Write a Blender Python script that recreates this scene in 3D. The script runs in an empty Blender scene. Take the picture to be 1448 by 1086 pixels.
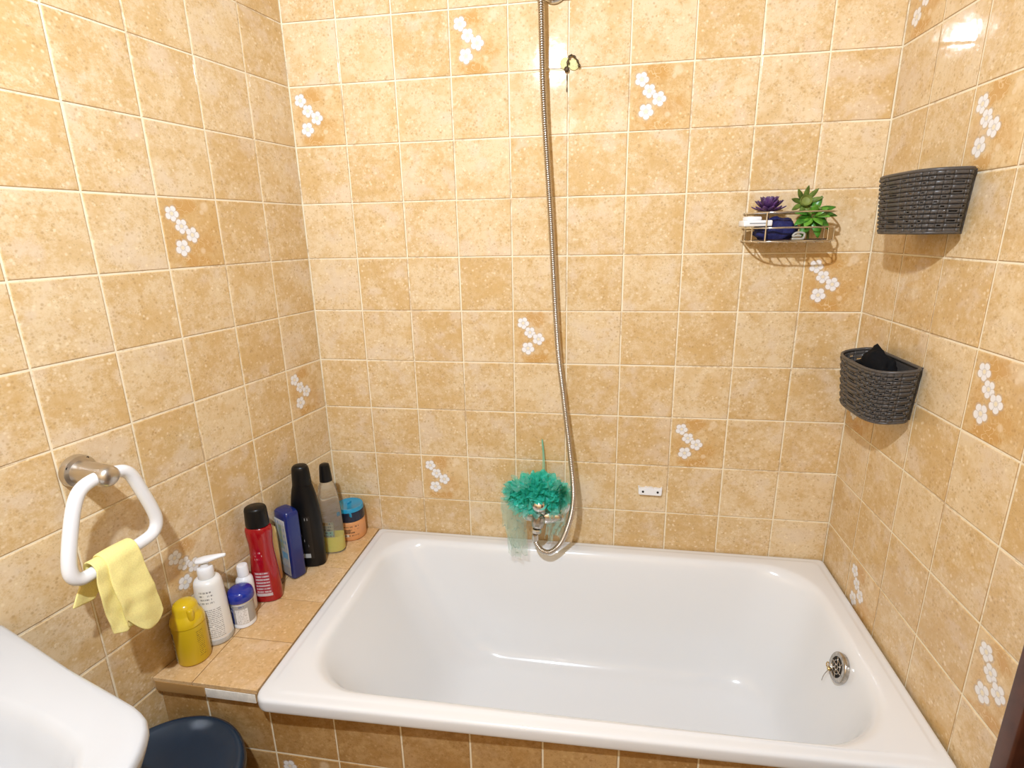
import bpy, bmesh, math, random
from mathutils import Vector, Matrix, noise

PI = math.pi
S = bpy.context.scene
COL = S.collection
Z0 = 0.66            # floor is z = 0; the ninth tile joint lies at 0.66
T = 0.15             # tile size
AL = 0.17            # the left wall opens outwards by this angle
LA = Vector((-math.sin(AL), -math.cos(AL), 0))   # along the left wall, away from the corner
LN = Vector((math.cos(AL), -math.sin(AL), 0))    # normal of the left wall
TUB = 0.545          # height of the tub rim
LEDGE = 0.542        # height of the tiled ledge


def LW(d, off, z):
    p = LA * d + LN * off
    return Vector((p.x, p.y, z))


# ------------------------------------------------------------------ materials
def new_mat(name):
    m = bpy.data.materials.new(name)
    m.use_nodes = True
    nt = m.node_tree
    return m, nt, nt.nodes['Principled BSDF']


def put(nt, sock, v):
    if isinstance(v, bpy.types.NodeSocket):
        nt.links.new(v, sock)
    elif isinstance(v, (tuple, list)) and len(v) == 3 and sock.type == 'RGBA':
        sock.default_value = (*v, 1)
    else:
        sock.default_value = v


def mth(nt, op, a, b=None, c=None, clamp=False):
    n = nt.nodes.new('ShaderNodeMath')
    n.operation = op
    n.use_clamp = clamp
    for i, v in enumerate((a, b, c)):
        if v is not None:
            put(nt, n.inputs[i], v)
    return n.outputs[0]


def mixc(nt, f, a, b, blend='MIX'):
    n = nt.nodes.new('ShaderNodeMix')
    n.data_type = 'RGBA'
    n.blend_type = blend
    put(nt, n.inputs[0], f)
    put(nt, n.inputs[6], a)
    put(nt, n.inputs[7], b)
    return n.outputs[2]


def smooth(nt, x, lo, hi):
    n = nt.nodes.new('ShaderNodeMapRange')
    n.interpolation_type = 'SMOOTHSTEP'
    put(nt, n.inputs[0], x)
    n.inputs[1].default_value = lo
    n.inputs[2].default_value = hi
    return n.outputs[0]


def noise_n(nt, vec, scale, detail=3, rough=0.55):
    n = nt.nodes.new('ShaderNodeTexNoise')
    if vec is not None:
        nt.links.new(vec, n.inputs['Vector'])
    n.inputs['Scale'].default_value = scale
    n.inputs['Detail'].default_value = detail
    n.inputs['Roughness'].default_value = rough
    return n.outputs[0]


def uvn(nt, name):
    n = nt.nodes.new('ShaderNodeUVMap')
    n.uv_map = name
    return n.outputs[0]


def bump(nt, bs, h, strength=0.3, dist=0.002):
    n = nt.nodes.new('ShaderNodeBump')
    n.inputs['Strength'].default_value = strength
    n.inputs['Distance'].default_value = dist
    nt.links.new(h, n.inputs['Height'])
    nt.links.new(n.outputs[0], bs.inputs['Normal'])


def tile_mat(name, light, dark, decor=False, rough=0.075):
    m, nt, bs = new_mat(name)
    wall = uvn(nt, 'wall')
    at = nt.nodes.new('ShaderNodeAttribute')
    at.attribute_name = 'rnd'
    rnd = at.outputs['Fac']
    cmb = nt.nodes.new('ShaderNodeCombineXYZ')
    sep = nt.nodes.new('ShaderNodeSeparateXYZ')
    nt.links.new(wall, sep.inputs[0])
    put(nt, cmb.inputs[0], sep.outputs[0])
    put(nt, cmb.inputs[1], sep.outputs[1])
    put(nt, cmb.inputs[2], mth(nt, 'MULTIPLY', rnd, 13.7))
    co = cmb.outputs[0]
    a = noise_n(nt, co, 17, 5, 0.62)
    b = noise_n(nt, co, 75, 4, 0.65)
    c = noise_n(nt, co, 320, 2, 0.6)
    v = mth(nt, 'ADD', mth(nt, 'MULTIPLY', a, 0.5), mth(nt, 'MULTIPLY', b, 0.54))
    v = mth(nt, 'ADD', v, mth(nt, 'MULTIPLY', mth(nt, 'SUBTRACT', c, 0.5), 0.25))
    v = mth(nt, 'ADD', v, mth(nt, 'MULTIPLY', mth(nt, 'SUBTRACT', rnd, 0.5), 0.16))
    f = smooth(nt, v, 0.36, 0.68)
    colr = mixc(nt, f, dark, light)
    # greyish-pink and ochre clouds, then small pits and pale flecks in the glaze
    g = noise_n(nt, co, 11, 3, 0.6)
    mean = tuple((p + q) / 2 for p, q in zip(light, dark))
    colr = mixc(nt, mth(nt, 'MULTIPLY', smooth(nt, g, 0.52, 0.68), 0.55), colr, (light[0] * 0.98, light[1] * 1.02, light[2] * 1.22))
    colr = mixc(nt, mth(nt, 'MULTIPLY', mth(nt, 'SUBTRACT', 1.0, smooth(nt, g, 0.34, 0.47)), 0.5), colr, (mean[0] * 0.93, mean[1] * 0.84, mean[2] * 0.64))
    for sc, thr, tone, amt, off in ((105, 0.26, (mean[0] * 0.62, mean[1] * 0.5, mean[2] * 0.36), 0.48, 3.1), (85, 0.24, (min(1, light[0] * 1.16), light[1] * 1.24, light[2] * 1.35), 0.6, 8.3),
                                    (230, 0.26, (mean[0] * 0.5, mean[1] * 0.4, mean[2] * 0.3), 0.32, 5.7)):
        vo = nt.nodes.new('ShaderNodeTexVoronoi')
        vo.inputs['Scale'].default_value = sc
        ad = nt.nodes.new('ShaderNodeVectorMath')
        ad.operation = 'ADD'
        nt.links.new(co, ad.inputs[0])
        ad.inputs[1].default_value = (off, off * 1.7, 0)
        nt.links.new(ad.outputs[0], vo.inputs['Vector'])
        k = mth(nt, 'SUBTRACT', 1.0, smooth(nt, vo.outputs['Distance'], thr * 0.5, thr * 1.6))
        mk = smooth(nt, noise_n(nt, ad.outputs[0], 45, 2), 0.46, 0.60)
        colr = mixc(nt, mth(nt, 'MULTIPLY', mth(nt, 'MULTIPLY', k, mk), amt), colr, tone)
    if decor:
        tv = uvn(nt, 'tile')
        sp = nt.nodes.new('ShaderNodeSeparateXYZ')
        nt.links.new(tv, sp.inputs[0])
        U, V = sp.outputs[0], sp.outputs[1]
        # ochre clouds with sketched twigs around the spray of flowers
        wob = noise_n(nt, co, 40, 3)
        for (x, y, rx, ry, amt) in ((0.42, 0.86, 0.2, 0.16, 0.75), (0.42, 0.1, 0.3, 0.12, 0.8), (0.62, 0.35, 0.25, 0.22, 0.5), (0.16, 0.45, 0.1, 0.25, 0.35)):
            dx = mth(nt, 'DIVIDE', mth(nt, 'SUBTRACT', U, x), rx)
            dy = mth(nt, 'DIVIDE', mth(nt, 'SUBTRACT', V, y), ry)
            d = mth(nt, 'SQRT', mth(nt, 'ADD', mth(nt, 'MULTIPLY', dx, dx), mth(nt, 'MULTIPLY', dy, dy)))
            d = mth(nt, 'ADD', d, mth(nt, 'MULTIPLY', mth(nt, 'SUBTRACT', wob, 0.5), 2.2))
            k = mth(nt, 'MULTIPLY', mth(nt, 'SUBTRACT', 1.0, smooth(nt, d, 0.4, 1.15)), amt)
            colr = mixc(nt, k, colr, (0.60, 0.325, 0.095))
            tw = mth(nt, 'ABSOLUTE', mth(nt, 'SUBTRACT', noise_n(nt, co, 55, 1), 0.5))
            lines = mth(nt, 'SUBTRACT', 1.0, smooth(nt, tw, 0.006, 0.022))
            colr = mixc(nt, mth(nt, 'MULTIPLY', lines, mth(nt, 'MULTIPLY', k, 0.7)), colr, (0.86, 0.66, 0.4))
        for (x, y, r) in ((0.76, 0.88, 0.1), (0.62, 0.24, 0.06), (0.7, 0.8, 0.05)):
            dx = mth(nt, 'SUBTRACT', U, x)
            dy = mth(nt, 'SUBTRACT', V, y)
            d = mth(nt, 'SQRT', mth(nt, 'ADD', mth(nt, 'MULTIPLY', dx, dx), mth(nt, 'MULTIPLY', dy, dy)))
            colr = mixc(nt, mth(nt, 'MULTIPLY', mth(nt, 'SUBTRACT', 1.0, smooth(nt, d, r * 0.4, r)), 0.5), colr, (0.86, 0.7, 0.48))
        for (x, y, r, ph) in ((0.19, 0.775, 0.112, 0.3), (0.315, 0.6, 0.108, 0.9), (0.475, 0.475, 0.115, 0.1), (0.275, 0.295, 0.122, 0.6)):
            dx = mth(nt, 'SUBTRACT', U, x)
            dy = mth(nt, 'SUBTRACT', V, y)
            d = mth(nt, 'SQRT', mth(nt, 'ADD', mth(nt, 'MULTIPLY', dx, dx), mth(nt, 'MULTIPLY', dy, dy)))
            th = mth(nt, 'ARCTAN2', dy, dx)
            lob = mth(nt, 'ABSOLUTE', mth(nt, 'COSINE', mth(nt, 'ADD', mth(nt, 'MULTIPLY', th, 2.5), ph)))
            lobs = mth(nt, 'POWER', lob, 0.55)
            R = mth(nt, 'MULTIPLY', mth(nt, 'ADD', mth(nt, 'MULTIPLY', lobs, 0.36), 0.64), r)
            q = mth(nt, 'DIVIDE', d, R)
            mask = mth(nt, 'SUBTRACT', 1.0, smooth(nt, q, 0.93, 1.03))
            rim = mth(nt, 'MULTIPLY', smooth(nt, q, 0.98, 1.05), mth(nt, 'SUBTRACT', 1.0, smooth(nt, q, 1.08, 1.22)))
            colr = mixc(nt, mth(nt, 'MULTIPLY', rim, 0.55), colr, (0.5, 0.42, 0.36))
            pet = mixc(nt, mth(nt, 'SUBTRACT', 1.0, smooth(nt, lob, 0.02, 0.28)), (0.86, 0.84, 0.83), (0.62, 0.57, 0.55))
            cen = mth(nt, 'SUBTRACT', 1.0, smooth(nt, d, r * 0.16, r * 0.3))
            ring = mth(nt, 'MULTIPLY', smooth(nt, d, r * 0.2, r * 0.28), mth(nt, 'SUBTRACT', 1.0, smooth(nt, d, r * 0.34, r * 0.42)))
            pet = mixc(nt, mth(nt, 'MULTIPLY', ring, 0.5), pet, (0.55, 0.48, 0.42))
            pet = mixc(nt, mth(nt, 'MULTIPLY', cen, 0.7), pet, (0.86, 0.72, 0.42))
            colr = mixc(nt, mask, colr, pet)
    put(nt, bs.inputs['Base Color'], colr)
    bs.inputs['Roughness'].default_value = rough
    bs.inputs['Specular IOR Level'].default_value = 0.42
    h = mth(nt, 'ADD', noise_n(nt, co, 30, 2), mth(nt, 'MULTIPLY', b, 0.25))
    bump(nt, bs, h, 0.12, 0.002)
    return m


def grout_mat(name, cream, dirt, amount):
    m, nt, bs = new_mat(name)
    wall = uvn(nt, 'wall')
    n = noise_n(nt, wall, 5, 4, 0.7)
    n2 = noise_n(nt, wall, 60, 3, 0.7)
    f = mth(nt, 'MULTIPLY', smooth(nt, mth(nt, 'ADD', n, mth(nt, 'MULTIPLY', mth(nt, 'SUBTRACT', n2, 0.5), 0.5)), 0.5, 0.68), amount)
    put(nt, bs.inputs['Base Color'], mixc(nt, f, cream, dirt))
    bs.inputs['Roughness'].default_value = 0.75
    return m


def plain(name, color, rough=0.4, metal=0.0, spec=0.5, trans=0.0, vary=0.0, bumpy=0.0, bscale=200, coat=0.0, alpha=1.0, sub=0.0):
    m, nt, bs = new_mat(name)
    tc = nt.nodes.new('ShaderNodeTexCoord')
    if vary or bumpy:
        n = noise_n(nt, tc.outputs['Object'], bscale, 3, 0.6)
    if vary:
        d = tuple(max(0, c * (1 - vary)) for c in color)
        l = tuple(min(1, c * (1 + vary)) for c in color)
        put(nt, bs.inputs['Base Color'], mixc(nt, smooth(nt, n, 0.3, 0.7), d, l))
    else:
        bs.inputs['Base Color'].default_value = (*color, 1)
    if bumpy:
        bump(nt, bs, n, bumpy, 0.001)
    bs.inputs['Roughness'].default_value = rough
    bs.inputs['Metallic'].default_value = metal
    bs.inputs['Specular IOR Level'].default_value = spec
    bs.inputs['Transmission Weight'].default_value = trans
    bs.inputs['Coat Weight'].default_value = coat
    bs.inputs['Alpha'].default_value = alpha
    if sub:
        bs.inputs['Subsurface Weight'].default_value = sub
        bs.inputs['Subsurface Radius'].default_value = (0.01, 0.006, 0.003)
    return m


def label_mat(name, paper, ink, rows=9, dens=0.5, block=None, freq=26, rough=0.4, seed=0.0):
    """printed label: lines of small illegible print, and an optional coloured block (u0,u1,v0,v1,colour)"""
    m, nt, bs = new_mat(name)
    uv = uvn(nt, 'UVMap')
    sp = nt.nodes.new('ShaderNodeSeparateXYZ')
    nt.links.new(uv, sp.inputs[0])
    U, V = sp.outputs[0], sp.outputs[1]
    colr = paper
    if block:
        for (u0, u1, v0, v1, c) in block:
            k = mth(nt, 'MULTIPLY', mth(nt, 'MULTIPLY', mth(nt, 'GREATER_THAN', U, u0), mth(nt, 'LESS_THAN', U, u1)),
                    mth(nt, 'MULTIPLY', mth(nt, 'GREATER_THAN', V, v0), mth(nt, 'LESS_THAN', V, v1)))
            colr = mixc(nt, k, colr, c)
    vr = mth(nt, 'MULTIPLY', V, rows)
    fr = mth(nt, 'FRACT', vr)
    band = mth(nt, 'MULTIPLY', mth(nt, 'GREATER_THAN', fr, 0.25), mth(nt, 'LESS_THAN', fr, 0.72))
    cb = nt.nodes.new('ShaderNodeCombineXYZ')
    put(nt, cb.inputs[0], mth(nt, 'MULTIPLY', U, freq))
    put(nt, cb.inputs[1], mth(nt, 'ADD', mth(nt, 'MULTIPLY', mth(nt, 'FLOOR', vr), 7.3), seed))
    ltr = mth(nt, 'GREATER_THAN', noise_n(nt, cb.outputs[0], 1.0, 2, 0.7), 1 - dens)
    k = mth(nt, 'MULTIPLY', band, ltr)
    edge = mth(nt, 'MULTIPLY', mth(nt, 'GREATER_THAN', U, 0.08), mth(nt, 'LESS_THAN', U, 0.92))
    colr = mixc(nt, mth(nt, 'MULTIPLY', mth(nt, 'MULTIPLY', k, edge), 0.85), colr, ink)
    put(nt, bs.inputs['Base Color'], colr)
    bs.inputs['Roughness'].default_value = rough
    return m


def mesh_net_mat(name, color, clear, rough=0.6):
    m, nt, bs = new_mat(name)
    out = nt.nodes['Material Output']
    nt.nodes.remove(bs)
    df = nt.nodes.new('ShaderNodeBsdfDiffuse')
    df.inputs[0].default_value = (*color, 1)
    tl = nt.nodes.new('ShaderNodeBsdfTranslucent')
    tl.inputs[0].default_value = (*color, 1)
    gl = nt.nodes.new('ShaderNodeBsdfGlossy')
    gl.inputs[1].default_value = 0.35
    tr = nt.nodes.new('ShaderNodeBsdfTransparent')
    m1 = nt.nodes.new('ShaderNodeMixShader')
    m1.inputs[0].default_value = 0.45
    nt.links.new(df.outputs[0], m1.inputs[1])
    nt.links.new(tl.outputs[0], m1.inputs[2])
    m2 = nt.nodes.new('ShaderNodeMixShader')
    m2.inputs[0].default_value = 0.05
    nt.links.new(m1.outputs[0], m2.inputs[1])
    nt.links.new(gl.outputs[0], m2.inputs[2])
    m3 = nt.nodes.new('ShaderNodeMixShader')
    m3.inputs[0].default_value = clear
    nt.links.new(m2.outputs[0], m3.inputs[1])
    nt.links.new(tr.outputs[0], m3.inputs[2])
    nt.links.new(m3.outputs[0], out.inputs[0])
    return m


# tile tones
LIGHT = (0.78, 0.605, 0.375)
DARK = (0.635, 0.415, 0.18)
M_TILE = tile_mat('sand_tile', LIGHT, DARK)
M_DECOR = tile_mat('flower_tile', (0.76, 0.56, 0.31), (0.63, 0.395, 0.16), decor=True)
M_GROUT = grout_mat('wall_grout', (0.88, 0.77, 0.56), (0.52, 0.33, 0.15), 0.75)
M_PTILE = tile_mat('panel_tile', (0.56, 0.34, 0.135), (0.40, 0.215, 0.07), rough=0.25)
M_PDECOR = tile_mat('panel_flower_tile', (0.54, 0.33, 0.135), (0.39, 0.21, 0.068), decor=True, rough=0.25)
M_LTILE = tile_mat('ledge_tile', (0.80, 0.56, 0.31), (0.66, 0.41, 0.18), rough=0.3)
M_LGROUT = grout_mat('ledge_grout', (0.62, 0.42, 0.2), (0.36, 0.2, 0.08), 0.6)
M_ENAMEL = plain('white_enamel', (0.83, 0.83, 0.83), 0.16, spec=0.5, coat=0.3)
M_CERAMIC = plain('white_ceramic', (0.55, 0.56, 0.575), 0.12, spec=0.4)
M_CHROME = plain('chrome', (0.72, 0.69, 0.65), 0.16, metal=1.0)
M_NICKEL = plain('brushed_nickel', (0.62, 0.58, 0.53), 0.33, metal=1.0)
M_STEEL = plain('worn_steel', (0.50, 0.46, 0.41), 0.25, metal=1.0, vary=0.25, bscale=90)
M_BRASS = plain('brass', (0.62, 0.47, 0.22), 0.2, metal=1.0)
M_WHITE = plain('white_plastic', (0.87, 0.87, 0.88), 0.25)
M_BLACK = plain('black_plastic', (0.006, 0.006, 0.0065), 0.3, spec=0.3)
M_DARKHOLE = plain('dark_hole', (0.02, 0.016, 0.012), 0.7)
M_NAVY = plain('navy_plastic', (0.015, 0.031, 0.054), 0.24, vary=0.15, bscale=6)
M_BASKET = plain('charcoal_rattan_plastic', (0.075, 0.066, 0.060), 0.38, vary=0.15, bscale=300)
M_BROWN = plain('dark_brown_wood', (0.075, 0.022, 0.010), 0.4, vary=0.3, bscale=20)
M_PLASTER = plain('painted_plaster', (0.62, 0.61, 0.59), 0.8)
M_FLOOR = tile_mat('floor_tile', (0.30, 0.2, 0.12), (0.2, 0.12, 0.06), rough=0.35)
M_PAINT = plain('white_paint', (0.82, 0.78, 0.70), 0.7, vary=0.08, bscale=80)


# ------------------------------------------------------------------ mesh helpers
def link(name, me, mat, parent=None, sm=True):
    me.name = name
    o = bpy.data.objects.new(name, me)
    COL.objects.link(o)
    if mat is not None:
        me.materials.append(mat)
    if parent is not None:
        o.parent = parent
    if sm:
        for f in me.polygons:
            f.use_smooth = True
    return o


def from_bm(name, bm, mat, parent=None, sm=True, sharp=None):
    bmesh.ops.recalc_face_normals(bm, faces=bm.faces[:])
    me = bpy.data.meshes.new(name)
    bm.to_mesh(me)
    bm.free()
    o = link(name, me, mat, parent, sm)
    if sharp:
        me.set_sharp_from_angle(angle=math.radians(sharp))
    return o


def thing(name, label, cat, loc=(0, 0, 0), rotz=0.0, group=None):
    o = bpy.data.objects.new(name, None)
    o.empty_display_size = 0.05
    COL.objects.link(o)
    o.location = loc
    o.rotation_euler = (0, 0, rotz)
    return tag(o, label, cat, group)


def tag(o, label, cat, group=None):
    o['label'] = label
    o['category'] = cat
    if group:
        o['group'] = group
    return o


def struct(o, label, cat):
    o['kind'] = 'structure'
    return tag(o, label, cat)


def add_rings(bm, rings, cap0=True, cap1=True, closed=True):
    vs = [[bm.verts.new(p) for p in r] for r in rings]
    n = len(vs[0])
    for a, b in zip(vs, vs[1:]):
        for i in range(n if closed else n - 1):
            j = (i + 1) % n
            bm.faces.new((a[i], a[j], b[j], b[i]))
    if cap0:
        bm.faces.new(list(reversed(vs[0])))
    if cap1:
        bm.faces.new(vs[-1])
    return vs


def sup(cx, cy, rx, ry, z, e=1.0, n=48, rot=0.0):
    out = []
    for i in range(n):
        t = 2 * PI * i / n
        c, s = math.cos(t), math.sin(t)
        x = rx * math.copysign(abs(c) ** e, c)
        y = ry * math.copysign(abs(s) ** e, s)
        out.append(Vector((cx + x * math.cos(rot) - y * math.sin(rot), cy + x * math.sin(rot) + y * math.cos(rot), z)))
    return out


def densify(prof, k=4):
    """Catmull-Rom through a profile of equal-length tuples; repeated rows keep an edge crisp"""
    out = []
    n = len(prof)
    for i in range(n - 1):
        p0, p1, p2, p3 = prof[max(i - 1, 0)], prof[i], prof[i + 1], prof[min(i + 2, n - 1)]
        for j in range(k):
            t = j / k
            out.append(tuple(0.5 * (2 * b + (c - a) * t + (2 * a - 5 * b + 4 * c - d) * t * t + (3 * b - 3 * c + d - a) * t ** 3)
                             for a, b, c, d in zip(p0, p1, p2, p3)))
    out.append(prof[-1])
    return out


def loft(name, prof, mat, parent, n=48, rot=0.0, c=(0, 0), sharp=40, k=0):
    """prof rows: (z, rx, ry, exponent)"""
    if k:
        prof = densify(prof, k)
    bm = bmesh.new()
    add_rings(bm, [sup(c[0], c[1], max(r[1], 1e-4), max(r[2], 1e-4), r[0], r[3], n, rot) for r in prof])
    return from_bm(name, bm, mat, parent, True, sharp)


def prof_at(prof, z):
    for a, b in zip(prof, prof[1:]):
        if a[0] <= z <= b[0] and b[0] > a[0]:
            t = (z - a[0]) / (b[0] - a[0])
            return tuple(x + (y - x) * t for x, y in zip(a, b))
    return prof[0] if z < prof[0][0] else prof[-1]


def wrap_label(name, prof, z0, z1, t0, t1, mat, parent, rot=0.0, off=0.0006, nu=24, nv=10, k=0):
    """a label patch wrapped over the lofted body between two angles and heights"""
    if k:
        prof = densify(prof, k)
    bm = bmesh.new()
    uv = bm.loops.layers.uv.new('UVMap')
    grid = []
    for j in range(nv + 1):
        v = j / nv
        z = z0 + (z1 - z0) * v
        _, rx, ry, e = prof_at(prof, z)
        row = []
        for i in range(nu + 1):
            t = t0 + (t1 - t0) * i / nu
            cc, ss = math.cos(t), math.sin(t)
            x = (rx + off) * math.copysign(abs(cc) ** e, cc)
            y = (ry + off) * math.copysign(abs(ss) ** e, ss)
            row.append((bm.verts.new((x * math.cos(rot) - y * math.sin(rot), x * math.sin(rot) + y * math.cos(rot), z)), i / nu, v))
        grid.append(row)
    for j in range(nv):
        for i in range(nu):
            q = (grid[j][i], grid[j][i + 1], grid[j + 1][i + 1], grid[j + 1][i])
            f = bm.faces.new([w[0] for w in q])
            for lp, w in zip(f.loops, q):
                lp[uv].uv = (w[1], w[2])
    me = bpy.data.meshes.new(name)
    bm.to_mesh(me)
    bm.free()
    return link(name, me, mat, parent)


def add_box(bm, cx, cy, cz, sx, sy, sz, rz=0.0, bev=0.0, M=None):
    r = bmesh.ops.create_cube(bm, size=1.0)
    mat = Matrix.Translation((cx, cy, cz)) @ Matrix.Rotation(rz, 4, 'Z') @ Matrix.Diagonal((sx, sy, sz, 1))
    if M is not None:
        mat = M @ mat
    bmesh.ops.transform(bm, matrix=mat, verts=r['verts'])
    if bev:
        es = {e for v in r['verts'] for e in v.link_edges}
        bmesh.ops.bevel(bm, geom=list(es), offset=bev, segments=3, affect='EDGES', profile=0.5)


def box(name, c, s, mat, parent=None, rz=0.0, bev=0.0):
    bm = bmesh.new()
    add_box(bm, *c, *s, rz, bev)
    return from_bm(name, bm, mat, parent, bool(bev), 40 if bev else None)


def smooth_path(pts, k=8, closed=False):
    pts = [Vector(p) for p in pts]
    n = len(pts)
    out = []
    rng = range(n) if closed else range(n - 1)
    for i in rng:
        g = (lambda q: pts[q % n]) if closed else (lambda q: pts[max(0, min(n - 1, q))])
        p0, p1, p2, p3 = g(i - 1), g(i), g(i + 1), g(i + 2)
        for j in range(k):
            t = j / k
            out.append(0.5 * (2 * p1 + (p2 - p0) * t + (2 * p0 - 5 * p1 + 4 * p2 - p3) * t * t + (3 * p1 - 3 * p2 + p3 - p0) * t ** 3))
    if not closed:
        out.append(pts[-1])
    return out


def add_tube(bm, path, r, n=12, closed=False, cap=True):
    """sweep a circle (radius r or r(i)) along a path"""
    path = [Vector(p) for p in path]
    N = len(path)
    tang = []
    for i in range(N):
        a = path[(i - 1) % N] if closed else path[max(i - 1, 0)]
        b = path[(i + 1) % N] if closed else path[min(i + 1, N - 1)]
        d = b - a
        tang.append(d.normalized() if d.length > 1e-9 else Vector((0, 0, 1)))
    up = Vector((0, 0, 1)) if abs(tang[0].z) < 0.9 else Vector((1, 0, 0))
    nr = (up - tang[0] * up.dot(tang[0])).normalized()
    rings = []
    for i in range(N):
        nr = (nr - tang[i] * nr.dot(tang[i])).normalized()
        bn = tang[i].cross(nr)
        rr = r(i) if callable(r) else r
        rings.append([path[i] + (nr * math.cos(2 * PI * k / n) + bn * math.sin(2 * PI * k / n)) * rr for k in range(n)])
    if closed:
        rings.append(rings[0])
        # close with the best rotation of the first ring
        vs = [[bm.verts.new(p) for p in q] for q in rings[:-1]]
        best = min(range(n), key=lambda s: (rings[-2][0] - rings[0][s]).length)
        for a, b in zip(vs, vs[1:]):
            for k in range(n):
                bm.faces.new((a[k], a[(k + 1) % n], b[(k + 1) % n], b[k]))
        for k in range(n):
            bm.faces.new((vs[-1][k], vs[-1][(k + 1) % n], vs[0][(k + 1 + best) % n], vs[0][(k + best) % n]))
    else:
        add_rings(bm, rings, cap, cap)


def tube(name, path, r, mat, parent=None, n=12, closed=False):
    bm = bmesh.new()
    add_tube(bm, path, r, n, closed)
    return from_bm(name, bm, mat, parent, True, 60)


def add_disc_lathe(bm, origin, axis, prof, n=32):
    """prof rows (height along axis, radius)"""
    axis = Vector(axis).normalized()
    up = Vector((0, 0, 1)) if abs(axis.z) < 0.9 else Vector((1, 0, 0))
    a = (up - axis * up.dot(axis)).normalized()
    b = axis.cross(a)
    o = Vector(origin)
    add_rings(bm, [[o + axis * h + (a * math.cos(2 * PI * k / n) + b * math.sin(2 * PI * k / n)) * max(r, 1e-4) for k in range(n)] for h, r in prof])


def lathe(name, origin, axis, prof, mat, parent=None, n=32, sharp=40):
    bm = bmesh.new()
    add_disc_lathe(bm, origin, axis, prof, n)
    return from_bm(name, bm, mat, parent, True, sharp)


# ------------------------------------------------------------------ the tiled walls
def tile_wall(name, O, U, V, u0, u1, v0, v1, mats, decor=(), gap=0.004, u_off=0.0, v_off=0.0, thick=0.03, seed=1, tilt=0.00022):
    """tiled plane through O; every tile is a raised pad over the grout bed. Columns count along U, rows along V;
    decor lists (column, row). u0..v1 is the visible extent in metres."""
    rn = random.Random(seed)
    O, U, V = Vector(O), Vector(U), Vector(V)
    N = U.cross(V)
    bm = bmesh.new()
    wl = bm.loops.layers.uv.new('wall')
    tl = bm.loops.layers.uv.new('tile')
    rl = bm.faces.layers.float.new('rnd')
    P = lambda u, v, h: O + U * u + V * v + N * h
    bed, bev = -0.0012, 0.0018

    def quad(pts, mi, r, loc):
        f = bm.faces.new([bm.verts.new(P(*p)) for p in pts])
        f.material_index = mi
        f[rl] = r
        for lp, p in zip(f.loops, pts):
            lp[wl].uv = (p[0], p[1])
            lp[tl].uv = ((p[0] - loc[0]) / T, (p[1] - loc[1]) / T)
        return f

    # grout bed and the body of the wall behind it
    q = [(u0, v0, bed), (u1, v0, bed), (u1, v1, bed), (u0, v1, bed)]
    quad(q, 2, 0.5, (0, 0))
    b = [(p[0], p[1], -thick) for p in q]
    quad(b[::-1], 2, 0.5, (0, 0))
    for i in range(4):
        j = (i + 1) % 4
        quad([q[j], q[i], b[i], b[j]], 2, 0.5, (0, 0))
    c0, c1 = math.floor((u0 - u_off) / T + 1e-6), math.ceil((u1 - u_off) / T - 1e-6)
    r0, r1 = math.floor((v0 - v_off) / T + 1e-6), math.ceil((v1 - v_off) / T - 1e-6)
    for r in range(r0, r1):
        for c in range(c0, c1):
            lu, lv = u_off + c * T, v_off + r * T
            g = gap / 2
            jt = lambda: rn.uniform(-0.0004, 0.0004)
            a0, a1 = max(lu + g + jt(), u0), min(lu + T - g + jt(), u1)
            b0, b1 = max(lv + g + jt(), v0), min(lv + T - g + jt(), v1)
            if a1 - a0 < 0.005 or b1 - b0 < 0.005:
                continue
            mi = 1 if (c, r) in decor else 0
            rnd = rn.random() ** 0.9
            tu, tv = rn.uniform(-tilt, tilt), rn.uniform(-tilt, tilt)
            hh = lambda u, v: tu * ((u - lu) / T - 0.5) + tv * ((v - lv) / T - 0.5) - 0.00015
            outer = [(a0, b0 - 0.0005, bed + 0.00005), (a1 + 0.0004, b0 - 0.0005, bed + 0.00005), (a1 + 0.0004, b1, bed + 0.00005), (a0, b1, bed + 0.00005)]
            mid = [(a0 + bev * .35, b0 + bev * .35), (a1 - bev * .35, b0 + bev * .35), (a1 - bev * .35, b1 - bev * .35), (a0 + bev * .35, b1 - bev * .35)]
            mid = [(x, y, hh(x, y) - 0.0004) for x, y in mid]
            inn = [(a0 + bev, b0 + bev), (a1 - bev, b0 + bev), (a1 - bev, b1 - bev), (a0 + bev, b1 - bev)]
            inn = [(x, y, hh(x, y)) for x, y in inn]
            quad(inn, mi, rnd, (lu, lv))
            for i in range(4):
                j = (i + 1) % 4
                quad([mid[i], mid[j], inn[j], inn[i]], mi, rnd, (lu, lv))
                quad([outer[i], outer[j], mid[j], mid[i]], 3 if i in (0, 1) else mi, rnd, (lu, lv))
    me = bpy.data.meshes.new(name)
    bm.to_mesh(me)
    bm.free()
    o = link(name, me, None, None, False)
    for m in mats:
        me.materials.append(m)
    return o


H = 2.40
M_EDGE = plain('tile_edge_shade_dirt', (0.40, 0.235, 0.095), 0.7, vary=0.25, bscale=40)  # brown paints in the shade line beside the grout, together with dirt
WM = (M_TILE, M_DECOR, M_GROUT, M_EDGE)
ROW = lambda r: 8 - r      # r-th tile row counted downwards in the photo -> row index from the joint at 0.66
# back wall; columns run to the right from the left corner
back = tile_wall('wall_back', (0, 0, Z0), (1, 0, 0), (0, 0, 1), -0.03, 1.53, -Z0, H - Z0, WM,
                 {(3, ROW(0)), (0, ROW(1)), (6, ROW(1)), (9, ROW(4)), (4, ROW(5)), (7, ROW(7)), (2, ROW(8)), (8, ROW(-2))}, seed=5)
struct(back, 'tiled back wall behind the bathtub with scattered white flower tiles', 'wall')
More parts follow.
